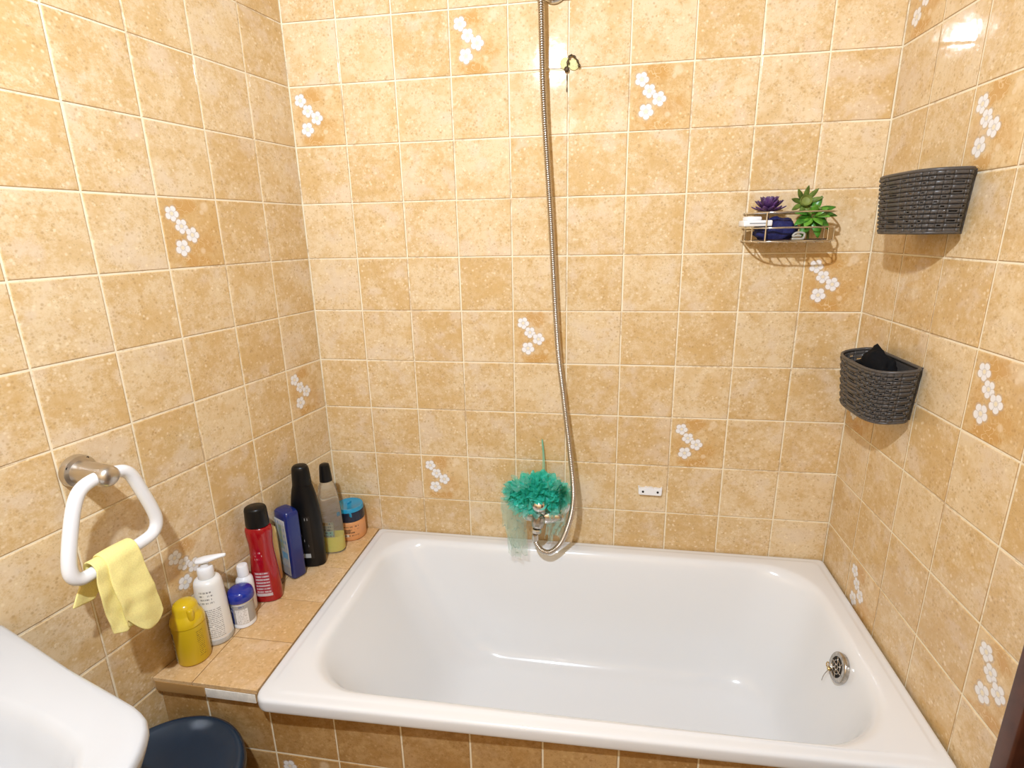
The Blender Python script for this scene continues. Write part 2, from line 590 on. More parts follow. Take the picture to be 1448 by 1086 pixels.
# left wall; U runs towards the corner
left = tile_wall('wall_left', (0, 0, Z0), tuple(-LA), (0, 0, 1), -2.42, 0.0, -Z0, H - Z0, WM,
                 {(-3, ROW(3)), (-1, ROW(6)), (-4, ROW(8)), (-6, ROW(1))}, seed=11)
struct(left, 'tiled left wall carrying the towel ring and the washbasin', 'wall')
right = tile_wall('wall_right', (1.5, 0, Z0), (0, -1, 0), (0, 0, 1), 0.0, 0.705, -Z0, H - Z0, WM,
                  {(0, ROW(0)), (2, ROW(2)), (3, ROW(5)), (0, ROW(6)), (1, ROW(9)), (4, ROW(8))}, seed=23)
struct(right, 'tiled right wall carrying the two dark baskets', 'wall')
fl = tile_wall('floor', (-0.6, -2.45, 0), (1, 0, 0), (0, 1, 0), 0, 2.3, 0, 2.5, (M_FLOOR, M_FLOOR, M_LGROUT, M_LGROUT), seed=31)
struct(fl, 'brown tiled floor', 'floor')
struct(box('ceiling', (0.55, -1.2, H + 0.03), (2.4, 2.6, 0.06), M_PLASTER), 'plain white ceiling', 'ceiling')
wf = tile_wall('wall_front', (1.55, -2.40, Z0), (-1, 0, 0), (0, 0, 1), 0.0, 2.2, -Z0, H - Z0, WM, seed=53)
struct(wf, 'tiled wall behind the camera', 'wall')

# dark wooden door frame and door leaf in the right wall
df = thing('door_1', 'dark brown wooden door and frame at the end of the right wall', 'door', (1.5, -0.72, 0))
df['kind'] = 'structure'
bm = bmesh.new()
add_box(bm, 0.024, 0.0, 1.02, 0.07, 0.034, 2.04, 0, 0.004)
add_box(bm, 0.024, -0.82, 1.02, 0.07, 0.034, 2.04, 0, 0.004)
add_box(bm, 0.024, -0.41, 2.055, 0.07, 0.854, 0.034, 0, 0.004)
from_bm('door_frame', bm, M_BROWN, df, True, 40)
box('door_leaf', (0.045, -0.41, 1.015), (0.035, 0.78, 2.03), plain('dark_door_wood', (0.03, 0.014, 0.009), 0.45), df, 0, 0.003)
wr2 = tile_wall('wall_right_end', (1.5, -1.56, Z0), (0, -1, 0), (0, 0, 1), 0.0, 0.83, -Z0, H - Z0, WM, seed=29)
struct(wr2, 'tiled end of the right wall beyond the door', 'wall')
struct(box('wall_over_door', (1.515, -1.13, 2.24), (0.03, 0.86, 0.32), M_PLASTER), 'plaster strip of wall above the door', 'wall')

# tiled panel under the tub and the ledge between tub and left wall
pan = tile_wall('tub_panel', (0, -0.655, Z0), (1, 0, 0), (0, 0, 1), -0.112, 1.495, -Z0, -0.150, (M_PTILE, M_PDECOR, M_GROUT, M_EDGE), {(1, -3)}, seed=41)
struct(pan, 'brown tiled panel closing the front of the bathtub', 'wall')
bm = bmesh.new()
pts = [LW(0.003, 0.001, 0), LW(0.676, 0.001, 0), Vector((0.139, -0.668, 0)), Vector((0.139, -0.001, 0))]
M_LEDGEBODY = plain('ledge_plaster', (0.50, 0.32, 0.15), 0.7, vary=0.1, bscale=60)
add_rings(bm, [[Vector((p.x, p.y, z)) for p in pts] for z in (0.513, LEDGE - 0.0085)])
led = from_bm('tiled_ledge', bm, M_LEDGEBODY, None, False)
struct(led, 'narrow tiled ledge between the left wall and the bathtub', 'ledge')


def ledge_top():
    rn = random.Random(7)
    bm = bmesh.new()
    wl = bm.loops.layers.uv.new('wall')
    tl = bm.loops.layers.uv.new('tile')
    rl = bm.faces.layers.float.new('rnd')
    ys = [-0.0015, -0.078, -0.228, -0.378, -0.526, -0.668]
    for a, b in zip(ys, ys[1:]):
        ya, yb = a - 0.001, b + 0.001
        for seg in (0, 1):
            wx = lambda y: y * math.tan(AL) + 0.002
            sx = -0.016
            if seg == 0:       # cut strip along the left wall
                if wx(yb) > sx - 0.01:
                    continue
                poly = [(wx(ya) if wx(ya) < sx else sx - 0.001, ya), (wx(yb), yb), (sx - 0.001, yb), (sx - 0.001, ya)]
            else:
                poly = [(max(sx + 0.001, wx(ya)), ya), (max(sx + 0.001, wx(yb)), yb), (0.139, yb), (0.139, ya)]
            r = rn.random()
            n = len(poly)
            lo = [bm.verts.new((x, y, LEDGE - 0.0085)) for x, y in poly]
            hi = [bm.verts.new((x, y, LEDGE - 0.0006)) for x, y in poly]
            cx = sum(p[0] for p in poly) / n
            cy = sum(p[1] for p in poly) / n
            tp = [bm.verts.new((x + math.copysign(min(.0012, abs(cx - x) * .5), cx - x), y + math.copysign(.0012, cy - y), LEDGE)) for x, y in poly]
            fs = [bm.faces.new(tp)]
            for A, B in ((lo, hi), (hi, tp)):
                for i in range(n):
                    j = (i + 1) % n
                    fs.append(bm.faces.new((A[i], A[j], B[j], B[i])))
            for f in fs:
                f[rl] = r
                for lp in f.loops:
                    lp[wl].uv = (lp.vert.co.x + 3, lp.vert.co.y + lp.vert.co.z)
                    lp[tl].uv = (0, 0)
    return from_bm('ledge_tiles', bm, M_LTILE, led, False)


ledge_top()
# facing of the ledge edge: a brown tile strip on the left and a bare white-painted strip by the tub
box('edge_tile', (-0.049, -0.6645, 0.5205), (0.120, 0.007, 0.026), M_PTILE, led, 0, 0.001)
box('painted_strip', (0.074, -0.6655, 0.5195), (0.120, 0.006, 0.0235), M_PAINT, led, 0, 0.001)


# ------------------------------------------------------------------ bathtub
def rr(c, rad, z, m=8, s=7):
    """rounded quadrilateral ring; corners c in order, a radius for each"""
    out = []
    c = [Vector((p[0], p[1])) for p in c]
    n = 4
    arcs = []
    for i in range(n):
        a, b, d = c[i - 1], c[i], c[(i + 1) % n]
        u, w = (a - b).normalized(), (d - b).normalized()
        ang = u.angle(w)
        L = rad[i] / math.tan(ang / 2)
        p0, p1 = b + u * L, b + w * L
        bis = (u + w).normalized()
        ce = b + bis * (rad[i] / math.sin(ang / 2))
        v0, v1 = p0 - ce, p1 - ce
        th = v0.angle(v1)
        arc = []
        for k in range(m + 1):
            t = k / m
            arc.append(ce + (v0 * math.sin((1 - t) * th) + v1 * math.sin(t * th)) / math.sin(th))
        arcs.append(arc)
    for i in range(n):
        out += arcs[i]
        p, q = arcs[i][-1], arcs[(i + 1) % n][0]
        for k in range(1, s):
            out.append(p.lerp(q, k / s))
    return [Vector((p.x, p.y, z)) for p in out]


tub = thing('bathtub', 'white enamelled bathtub along the back wall', 'bathtub', (0, 0, 0))


def inset(c, d):
    """shrink the quadrilateral by distance d"""
    c = [Vector((p[0], p[1])) for p in c]
    out = []
    for i in range(4):
        a, b, e = c[i - 1], c[i], c[(i + 1) % 4]
        u, w = (a - b).normalized(), (e - b).normalized()
        out.append(tuple(b + (u + w) * (d / math.sin(u.angle(w)))))
    return out


OUT = [(0.1415, -0.0025), (0.1415, -0.693), (1.492, -0.660), (1.4975, -0.0025)]
rings = []
orad = [0.012, 0.03, 0.02, 0.012]
rings.append(rr(inset(OUT, 0.004), orad, TUB - 0.033))
rings.append(rr(OUT, orad, TUB - 0.030))
rings.append(rr(OUT, orad, TUB - 0.010))
rings.append(rr(inset(OUT, 0.0012), orad, TUB - 0.0045))
rings.append(rr(inset(OUT, 0.005), orad, TUB - 0.001))
rings.append(rr(inset(OUT, 0.011), orad, TUB))
rings.append(rr(inset(OUT, 0.021), orad, TUB))
rings.append(rr(inset(OUT, 0.026), [r + .01 for r in orad], TUB + 0.002))
rings.append(rr(inset(OUT, 0.031), [r + .01 for r in orad], TUB + 0.0022))


def opening(l, r, b, f, rad, z):
    return rr([(l, b), (l, f), (r, f + 0.012), (r, b)], rad, z)


rings.append(opening(0.196, 1.445, -0.050, -0.655, [0.10, 0.14, 0.17, 0.13], TUB + 0.0022))
rings.append(opening(0.204, 1.439, -0.056, -0.649, [0.10, 0.14, 0.17, 0.13], TUB + 0.0015))
rings.append(opening(0.213, 1.432, -0.062, -0.642, [0.10, 0.14, 0.17, 0.13], TUB - 0.003))
rings.append(opening(0.221, 1.425, -0.068, -0.635, [0.11, 0.14, 0.17, 0.135], TUB - 0.012))
rings.append(opening(0.229, 1.419, -0.073, -0.629, [0.11, 0.14, 0.17, 0.14], TUB - 0.027))
rings.append(opening(0.252, 1.409, -0.080, -0.620, [0.12, 0.145, 0.17, 0.14], TUB - 0.07))
rings.append(opening(0.288, 1.396, -0.088, -0.611, [0.12, 0.15, 0.17, 0.14], TUB - 0.13))
rings.append(opening(0.330, 1.381, -0.097, -0.602, [0.13, 0.15, 0.17, 0.14], TUB - 0.20))
rings.append(opening(0.375, 1.364, -0.107, -0.591, [0.13, 0.15, 0.16, 0.13], TUB - 0.265))
rings.append(opening(0.412, 1.348, -0.118, -0.580, [0.13, 0.14, 0.15, 0.12], TUB - 0.312))
rings.append(opening(0.452, 1.326, -0.137, -0.561, [0.12, 0.13, 0.14, 0.11], TUB - 0.342))
rings.append(opening(0.505, 1.29, -0.168, -0.53, [0.10, 0.11, 0.11, 0.09], TUB - 0.356))
rings.append(opening(0.59, 1.23, -0.23, -0.47, [0.07, 0.08, 0.08, 0.06], TUB - 0.361))
rings.append(opening(0.72, 1.13, -0.31, -0.39, [0.02, 0.02, 0.02, 0.02], TUB - 0.364))
bm = bmesh.new()
add_rings(bm, rings, False, True)
shell = from_bm('tub_shell', bm, M_ENAMEL, tub)
md = shell.modifiers.new('sub', 'SUBSURF')
md.levels = md.render_levels = 2

# overflow plate with its grille, set into the sloping end wall
ovc = Vector((1.4065, -0.371, TUB - 0.053))
ova = Vector((-0.97, 0.0, 0.23)).normalized()
ov = lathe('overflow_plate', ovc, ova, [(-0.006, 0.033), (0.002, 0.0345), (0.004, 0.034), (0.0055, 0.032), (0.0055, 0.0235), (0.0035, 0.0225), (0.0035, 0.0001)], M_STEEL, tub, 40)
rotq = Vector((0, 0, 1)).rotation_difference(ova).to_matrix().to_4x4()
MO = Matrix.Translation(ovc) @ rotq
bm = bmesh.new()
add_disc_lathe(bm, MO @ Vector((0, 0, 0.0037)), ova, [(0, 0.0222), (0.0005, 0.0222), (0.0005, 0.0001)], 32)
from_bm('overflow_opening', bm, M_DARKHOLE, ov)
bm = bmesh.new()
for k in range(6):
    a = k * PI / 3
    path = [MO @ Vector((r * math.cos(a + r * 20), r * math.sin(a + r * 20), 0.0055)) for r in (0.004, 0.01, 0.016, 0.0225)]
    add_tube(bm, path, 0.0014, 6)
for rr_, w in ((0.0055, 0.0016), (0.015, 0.0011)):
    add_tube(bm, [MO @ Vector((rr_ * math.cos(t * PI / 12), rr_ * math.sin(t * PI / 12), 0.0055)) for t in range(24)], w, 6, True)
from_bm('grille', bm, M_STEEL, ov)
OY, OU = Vector((0, 1, 0)), Vector((0, 1, 0)).cross(ova)
lathe('brass_stud', ovc + OY * 0.016 - OU * 0.0215 + ova * 0.005, ova, [(0, 0.005), (0.004, 0.0052), (0.006, 0.004), (0.007, 0.001)], M_BRASS, ov, 16)
e = ovc + OY * 0.032 + ova * 0.004 - OU * 0.023
tube('chain_eye', [e + OY * (0.0055 * math.cos(t * PI / 8)) + OU * (0.0055 * math.sin(t * PI / 8)) for t in range(16)], 0.0014, M_BRASS, ov, 6, True)
tube('broken_chain', smooth_path([ovc + OY * 0.021 + ova * 0.005 - OU * 0.029, ovc + OY * 0.022 + ova * 0.008 - OU * 0.046, ovc + OY * 0.024 + ova * 0.006 - OU * 0.064], 6), 0.0010, M_STEEL, ov, 6)

# ------------------------------------------------------------------ washbasin
def resample(poly, n):
    poly = [Vector(p) for p in poly]
    L = [0]
    for a, b in zip(poly, poly[1:] + poly[:1]):
        L.append(L[-1] + (b - a).length)
    out = []
    for i in range(n):
        s = L[-1] * i / n
        k = max(j for j in range(len(L)) if L[j] <= s + 1e-12)
        k = min(k, len(poly) - 1)
        a, b = poly[k], poly[(k + 1) % len(poly)]
        t = (s - L[k]) / max(1e-9, L[k + 1] - L[k])
        out.append(a.lerp(b, t))
    return out


DC = 1.235
half_o = [(0.0, DC), (0.0, 1.1), (0.0, 0.96), (0.003, 0.90), (0.012, 0.893), (0.10, 0.906), (0.238, 0.927), (0.36, 0.941), (0.40, 0.946), (0.425, 0.953),
          (0.446, 0.968), (0.464, 0.990), (0.478, 1.014), (0.493, 1.06), (0.505, 1.12), (0.511, 1.18), (0.513, DC)]
half_b = [(0.13, DC), (0.13, 1.12), (0.135, 1.04), (0.15, 1.008), (0.18, 0.998), (0.26, 0.996), (0.34, 1.002), (0.385, 1.012), (0.415, 1.035),
          (0.432, 1.07), (0.443, 1.12), (0.449, 1.18), (0.45, DC)]
full = lambda h: h + [(p, 2 * DC - d) for p, d in reversed(h[1:-1])]


def shrink(poly, k, c=(0.26, DC), kp=None):
    return [(c[0] + (p - c[0]) * (kp or k), c[1] + (d - c[1]) * k) for p, d in poly]


def sring(poly, z):
    return [LW(q.y, max(q.x, 0.001), z) for q in resample([(p, d, 0) for p, d in poly], 120)]


SZ = Z0 + 0.2
sink = thing('washbasin', 'white ceramic washbasin on the left wall below the towel ring', 'washbasin', (0, 0, 0))
fo, fb = full(half_o), full(half_b)
bm = bmesh.new()
rg = []
bot = lambda k, z: sring([(max(0.0005, 0.30 + (p - 0.30) * k - (1 - k) * 0.06), DC + (d - DC) * k) for p, d in fo], z)
rg += [bot(0.40, SZ - 0.20), bot(0.56, SZ - 0.17), bot(0.72, SZ - 0.125), bot(0.85, SZ - 0.082), bot(0.94, SZ - 0.05), bot(0.985, SZ - 0.028), bot(1.0, SZ - 0.014)]
rg += [sring(shrink(fo, 0.998), SZ - 0.006), sring(shrink(fo, 0.992), SZ - 0.0015), sring(shrink(fo, 0.98), SZ), sring(shrink(fo, 0.955), SZ + 0.0005)]
rg += [sring(shrink(fb, 1.03, (0.29, DC)), SZ), sring(shrink(fb, 1.0, (0.29, DC)), SZ - 0.003), sring(shrink(fb, 0.965, (0.29, DC)), SZ - 0.012),
       sring(shrink(fb, 0.92, (0.29, DC)), SZ - 0.035), sring(shrink(fb, 0.86, (0.29, DC)), SZ - 0.07), sring(shrink(fb, 0.74, (0.29, DC)), SZ - 0.105),
       sring(shrink(fb, 0.5, (0.29, DC)), SZ - 0.125), sring(shrink(fb, 0.1, (0.29, DC)), SZ - 0.132)]
add_rings(bm, rg, True, True)
from_bm('basin', bm, M_CERAMIC, sink, True, 70)
bm = bmesh.new()
c = LW(DC, 0.19, 0)
add_rings(bm, [sup(c.x, c.y, rx, ry, z, 0.8, 40, -AL) for z, rx, ry in ((0.0, .10, .12), (0.03, .095, .115), (0.1, .075, .095), (0.4, .07, .085), (SZ - 0.2, .08, .10), (SZ - 0.17, .09, .12))])
from_bm('pedestal', bm, M_CERAMIC, sink, True, 60)

# ------------------------------------------------------------------ navy plastic bin below the basin
bn = thing('waste_bin', 'dark navy plastic bin with a dished lid standing below the washbasin', 'bin', (0.020, -0.826, 0))
loft('bin_body', [(0.001, 0.105, 0.105, 1), (0.02, 0.11, 0.11, 1), (0.20, 0.125, 0.125, 1), (0.425, 0.138, 0.138, 1), (0.43, 0.13, 0.13, 1)], M_NAVY, bn, 64)
loft('lid', [(0.424, 0.146, 0.146, 1), (0.426, 0.152, 0.152, 1), (0.44, 0.1555, 0.1555, 1), (0.455, 0.155, 0.155, 1), (0.463, 0.152, 0.152, 1), (0.4665, 0.147, 0.147, 1),
             (0.4665, 0.142, 0.142, 1), (0.463, 0.136, 0.136, 1), (0.4555, 0.124, 0.124, 1), (0.451, 0.105, 0.105, 1), (0.448, 0.07, 0.07, 1), (0.4465, 0.03, 0.03, 1), (0.4463, 0.001, 0.001, 1)], M_NAVY, bn, 72, sharp=50)

# ------------------------------------------------------------------ towel ring and yellow cloth
RZ = Z0
ringt = thing('towel_ring', 'white trapezoid towel ring on a chrome wall mount', 'towel ring', LW(0.722, 0, Z0 + 0.397))
ringt.matrix_world = Matrix.Translation((0, 0, 0))
OFF = 0.078
loopc = [(0.700, 0.397), (0.685, 0.391), (0.674, 0.375), (0.663, 0.340), (0.651, 0.297), (0.647, 0.268), (0.655, 0.249), (0.674, 0.2405),
         (0.73, 0.236), (0.785, 0.2315), (0.803, 0.235), (0.8125, 0.250), (0.810, 0.278), (0.797, 0.325), (0.782, 0.367), (0.768, 0.389), (0.750, 0.398), (0.725, 0.400)]
tube('ring', smooth_path([LW(d, OFF, Z0 + z) for d, z in loopc], 6, True), 0.0118, M_WHITE, ringt, 16, True)
mo = LW(0.722, 0, Z0 + 0.399)
mt = lathe('wall_mount', mo, LN, [(0.001, 0.0275), (0.004, 0.031), (0.012, 0.031), (0.017, 0.0295), (0.019, 0.0225), (0.026, 0.0208), (0.083, 0.0205), (0.092, 0.0185), (0.098, 0.013), (0.100, 0.001)], M_NICKEL, ringt, 40)
for ang in (0.6, 2.2, 3.6):
    u = LA * math.cos(ang) * 0.0245 + Vector((0, 0, 1)) * math.sin(ang) * 0.0245
    lathe('screw_hole', mo + LN * 0.0172 + u * 1.06, LN, [(0, 0.003), (0.0006, 0.003), (0.0006, 0.0001)], M_DARKHOLE, mt, 12)


# the folded cloth over the lower bar
bm = bmesh.new()
NT, NS = 44, 64
R0 = 0.0165
BZ = 0.238      # bar height


def cloth_pt(t, s):
    # t across (0 = left edge), s along: negative = behind the bar, positive = in front
    # folded cross-section: the left third lies under the main layer
    if t < 0.3:
        q = t / 0.3
        d, o = 0.789 - 0.044 * q, 0.0
    elif t < 0.42:
        q = (t - 0.3) / 0.12
        d, o = 0.745 + 0.022 * math.sin(q * PI / 2), 0.011 * q
    else:
        q = (t - 0.42) / 0.58
        d, o = 0.767 - 0.068 * q, 0.011 + 0.003 * math.sin(q * PI)
    L = PI * R0 / 2
    bunch = 0.88
    cd = 0.744
    if s > L:
        h = s - L
        w = min(1, h / 0.08)
        dd = cd + (d - cd) * (bunch + (1 - bunch) * w ** 0.7)
        z = BZ - h
        off = OFF + R0 + o * (0.35 + 0.65 * w) + 0.002 * math.sin(t * 13 + h * 40) * w
        dd += -0.006 * w + 0.004 * math.sin(h * 30)
    elif s < -L:
        h = -s - L
        w = min(1, h / 0.08)
        dd = cd + (d - cd) * (bunch + 0.25 * w) + 0.034 * w
        z = BZ - h
        off = OFF - R0 - o * 0.3 + 0.002 * math.sin(t * 11 + h * 30)
    else:
        a = s / R0
        dd = cd + (d - cd) * bunch
        off = OFF + math.sin(a) * (R0 + o * 0.35)
        z = BZ + math.cos(a) * (R0 + o * 0.35)
    n = noise.noise(Vector((dd * 40, z * 40, off * 30))) * 0.0022
    return LW(dd, off + n, Z0 + z)


def front_len(t):
    if t < 0.3:
        return 0.150 - 0.02 * abs(t / 0.3 - 0.45) - 0.02 * max(0, t / 0.3 - 0.7)
    if t < 0.42:
        return 0.143 + 0.004 * math.sin(t * 60)
    q = (t - 0.42) / 0.58
    return 0.172 - 0.034 * (abs(2 * q - 1.15) ** 2.4) - 0.006 * (1 - q)


grid = []
for i in range(NT + 1):
    t = i / NT
    a, b = -0.085 - 0.008 * math.sin(t * 5), front_len(t) + 0.02
    grid.append([bm.verts.new(cloth_pt(t, a + (b - a) * j / NS)) for j in range(NS + 1)])
for i in range(NT):
    for j in range(NS):
        bm.faces.new((grid[i][j], grid[i + 1][j], grid[i + 1][j + 1], grid[i][j + 1]))
M_CLOTH = plain('yellow_terry', (0.97, 0.83, 0.34), 0.95, spec=0.05, vary=0.06, bumpy=0.45, bscale=420, sub=0.15)
cl = from_bm('towel', bm, M_CLOTH)
md = cl.modifiers.new('thick', 'SOLIDIFY')
md.thickness = 0.0035
md.offset = 0
md = cl.modifiers.new('sub', 'SUBSURF')
md.levels = md.render_levels = 1
tag(cl, 'small yellow cloth folded over the white towel ring', 'towel')

# ------------------------------------------------------------------ bottles on the ledge
LZ = LEDGE + 0.0003


def bottle(name, label, cat, x, y, rz=0.0):
    return thing(name, label, cat, (x, y, LZ), rz)


CAM_ANG = -0.95       # direction from the ledge towards the open room

# yellow bottle with domed cap
b = bottle('lotion_bottle', 'squat yellow bottle with domed yellow cap at the front end of the ledge', 'bottle', -0.0625, -0.598)
M_YEL = plain('yellow_plastic', (0.62, 0.42, 0.012), 0.3, spec=0.5, sub=0.0)
M_YELCAP = plain('yellow_cap', (0.68, 0.46, 0.012), 0.18, coat=0.3)
pf = [(0, .031, .031, 1), (0.002, .0335, .0335, 1), (0.006, .0348, .0348, 1), (0.092, .0350, .0350, 1), (0.096, .0345, .0345, 1)]
loft('body', pf, M_YEL, b)
loft('cap', [(0.0965, .0345, .0345, 1), (0.098, .0358, .0358, 1), (0.102, .0358, .0358, 1), (0.108, .0352, .0352, 1), (0.117, .032, .032, 1), (0.122, .0285, .0285, 1), (0.126, .0265, .0265, 1),
             (0.138, .0255, .0255, 1), (0.146, .022, .022, 1), (0.151, .015, .015, 1), (0.153, .006, .006, 1), (0.1535, .0005, .0005, 1)], M_YELCAP, b)
bm = bmesh.new()
add_box(bm, 0.0225, -0.013, 0.127, 0.017, 0.013, 0.028, -0.5, 0.005)
from_bm('cap_tab', bm, M_YELCAP, b)
wrap_label('side_label', pf, 0.010, 0.086, 3.62, 4.32, label_mat('yellow_bottle_label', (0.62, 0.56, 0.40), (0.08, 0.06, 0.04), 7, 0.56, [(0.1, 0.9, 0.80, 0.98, (0.07, 0.05, 0.03)), (0.3, 0.7, 0.24, 0.34, (0.08, 0.06, 0.04))], 9), b)
wrap_label('small_print', pf, 0.020, 0.086, 5.75, 6.25, label_mat('yellow_bottle_print', (0.62, 0.42, 0.012), (0.2, 0.12, 0.01), 14, 0.52, None, 12), b)

# white pump bottle
b = bottle('pump_bottle', 'tall white pump bottle with a flat white pump head and grey print', 'bottle', -0.053, -0.532, 0.0)
M_PUMPW = plain('milky_plastic', (0.84, 0.83, 0.80), 0.3, sub=0.1)
pf = [(0, .032, .030, .95), (0.002, .0345, .0325, .95), (0.006, .0358, .0335, .95), (0.03, .0358, .0335, .95), (0.10, .0335, .0315, .95), (0.15, .0305, .029, .95), (0.158, .0295, .028, .95),
      (0.164, .0265, .0255, .97), (0.167, .021, .0205, 1), (0.168, .014, .014, 1), (0.17, .013, .013, 1)]
loft('body', pf, M_PUMPW, b)
lb = label_mat('pump_print', (0.83, 0.82, 0.79), (0.30, 0.29, 0.28), 16, 0.55, None, 30, seed=2.0)
wrap_label('printed_label', pf, 0.022, 0.10, CAM_ANG - 0.95, CAM_ANG + 0.75, lb, b)
wrap_label('brand_print', pf, 0.112, 0.148, CAM_ANG - 0.75, CAM_ANG + 0.35, label_mat('pump_title', (0.83, 0.82, 0.79), (0.2, 0.2, 0.2), 4, 0.5, None, 12, seed=5.0), b)
loft('clear_base', [(0.0005, .0335, .0315, .95), (0.002, .0356, .0333, .95), (0.006, .0366, .0343, .95), (0.016, .0364, .0341, .95), (0.0165, .0355, .033, .95)], plain('clear_base_plastic', (0.72, 0.72, 0.70), 0.1, trans=0.3), b)
pm = loft('pump', [(0.168, .0165, .0165, 1), (0.170, .0178, .0178, 1), (0.192, .0172, .0172, 1), (0.194, .0158, .0158, 1), (0.1945, .009, .009, 1), (0.205, .0085, .0085, 1), (0.2055, .001, .001, 1)], M_WHITE, b, 32)
bm = bmesh.new()
hd = math.radians(25)
hm = Matrix.Translation((0, 0, 0.205)) @ Matrix.Rotation(hd, 4, 'Z')
rows = []
for x, w, z0, z1 in ((-0.018, .006, .004, .009), (-0.014, .0115, .001, .012), (0.0, .0135, 0.0, .0145), (0.014, .0115, .002, .0155), (0.032, .0075, .0065, .0165), (0.046, .0048, .0085, .0165), (0.048, .003, .010, .0155)):
    rows.append([hm @ Vector((x, w * math.cos(q * PI / 8), (z0 + z1) / 2 + (z1 - z0) / 2 * math.sin(q * PI / 8))) for q in range(16)])
add_rings(bm, rows)
from_bm('pump_head', bm, M_WHITE, pm, True, 60)

# small jar with blue lid
b = bottle('roll_on_jar', 'short white and grey jar with a glossy royal blue lid', 'jar', -0.021, -0.4745)
pf = [(0, .025, .025, 1), (0.002, .0275, .0275, 1), (0.008, .0275, .0275, 1), (0.010, .0265, .0265, 1), (0.066, .0265, .0265, 1), (0.070, .026, .026, 1)]
loft('body', pf, plain('jar_white', (0.84, 0.84, 0.85), 0.3), b)
wrap_label('wrap_label', pf, 0.0125, 0.065, 0, 2 * PI, label_mat('jar_grey_label', (0.40, 0.38, 0.36), (0.12, 0.15, 0.3), 6, 0.45, None, 30), b, nu=48)
wrap_label('front_label', pf, 0.0125, 0.054, CAM_ANG - 0.6, CAM_ANG + 0.45, label_mat('jar_white_label', (0.82, 0.81, 0.80), (0.4, 0.38, 0.36), 10, 0.5, None, 16), b, off=0.0012)
wrap_label('blue_label', pf, 0.012, 0.058, CAM_ANG - 1.5, CAM_ANG - 0.85, label_mat('jar_blue_label', (0.03, 0.06, 0.25), (0.75, 0.75, 0.8), 3, 0.42, None, 6), b, off=0.0012)
loft('lid', [(0.0705, .0268, .0268, 1), (0.072, .0305, .0305, 1), (0.075, .0312, .0312, 1), (0.085, .0308, .0308, 1), (0.092, .029, .029, 1), (0.097, .025, .025, 1), (0.1005, .017, .017, 1), (0.102, .008, .008, 1), (0.1022, .0005, .0005, 1)],
     plain('royal_blue_plastic', (0.012, 0.03, 0.30), 0.15, coat=0.4), b)

# small white bottle behind it
b = bottle('white_bottle', 'small white bottle with a white cap between blue-lidded jar and red bottle', 'bottle', -0.043, -0.4255)
pf = [(0, .018, .018, 1), (0.002, .0205, .0205, 1), (0.006, .0212, .0212, 1), (0.078, .0212, .0212, 1), (0.088, .0205, .0205, 1), (0.094, .018, .018, 1), (0.098, .0135, .0135, 1), (0.100, .0125, .0125, 1)]
loft('body', pf, M_WHITE, b)
loft('cap', [(0.1002, .0132, .0132, 1), (0.101, .0140, .0140, 1), (0.126, .0132, .0132, 1), (0.129, .0120, .0120, 1), (0.1297, .009, .009, 1), (0.13, .0005, .0005, 1)], M_WHITE, b, 32)
wrap_label('printed_label', pf, 0.012, 0.074, CAM_ANG - 0.3, CAM_ANG + 0.7, label_mat('small_white_print', (0.83, 0.83, 0.83), (0.42, 0.3, 0.26), 9, 0.48, None, 14), b)

# red bottle
b = bottle('shampoo_bottle', 'tall translucent red bottle with a black cap, next to the white pump bottle', 'bottle', -0.0175, -0.376, math.radians(14))
M_RED = plain('red_plastic', (0.38, 0.004, 0.010), 0.16, coat=0.3, spec=0.5, trans=0.12)
pf = [(0, .030, .021, .85), (0.003, .0345, .0245, .85), (0.008, .0358, .0255, .85), (0.06, .0352, .0252, .88), (0.11, .0322, .0240, .92), (0.14, .0298, .0232, .95), (0.165, .0300, .0236, .95),
      (0.19, .0325, .0250, .93), (0.203, .0330, .0255, .93), (0.211, .0315, .0248, .95), (0.2145, .0280, .0235, .97), (0.2155, .0235, .0225, 1), (0.217, .0225, .022, 1)]
loft('body', pf, M_RED, b, 56, k=3)
loft('cap', [(0.2165, .0265, .0235, .95), (0.218, .0285, .0250, .95), (0.222, .0288, .0252, .95), (0.262, .0270, .0240, .97), (0.267, .0255, .0225, .97), (0.269, .0225, .0200, 1), (0.2695, .0005, .0005, 1)], M_BLACK, b, 56)
wrap_label('back_label', pf, 0.02, 0.092, -PI / 2 - 0.55, -PI / 2 + 0.55, label_mat('red_back_label', (0.36, 0.03, 0.05), (0.62, 0.55, 0.58), 8, 0.58, [(0.0, 1, 0.0, 0.12, (0.55, 0.45, 0.45))], 16), b, nv=20, k=3)
wrap_label('brand_print', pf, 0.125, 0.152, -PI / 2 - 0.5, -PI / 2 + 0.3, label_mat('red_brand_print', (0.35, 0.004, 0.010), (0.7, 0.5, 0.5), 3, 0.42, None, 8, rough=0.2, seed=4.0), b, nv=10, k=3)

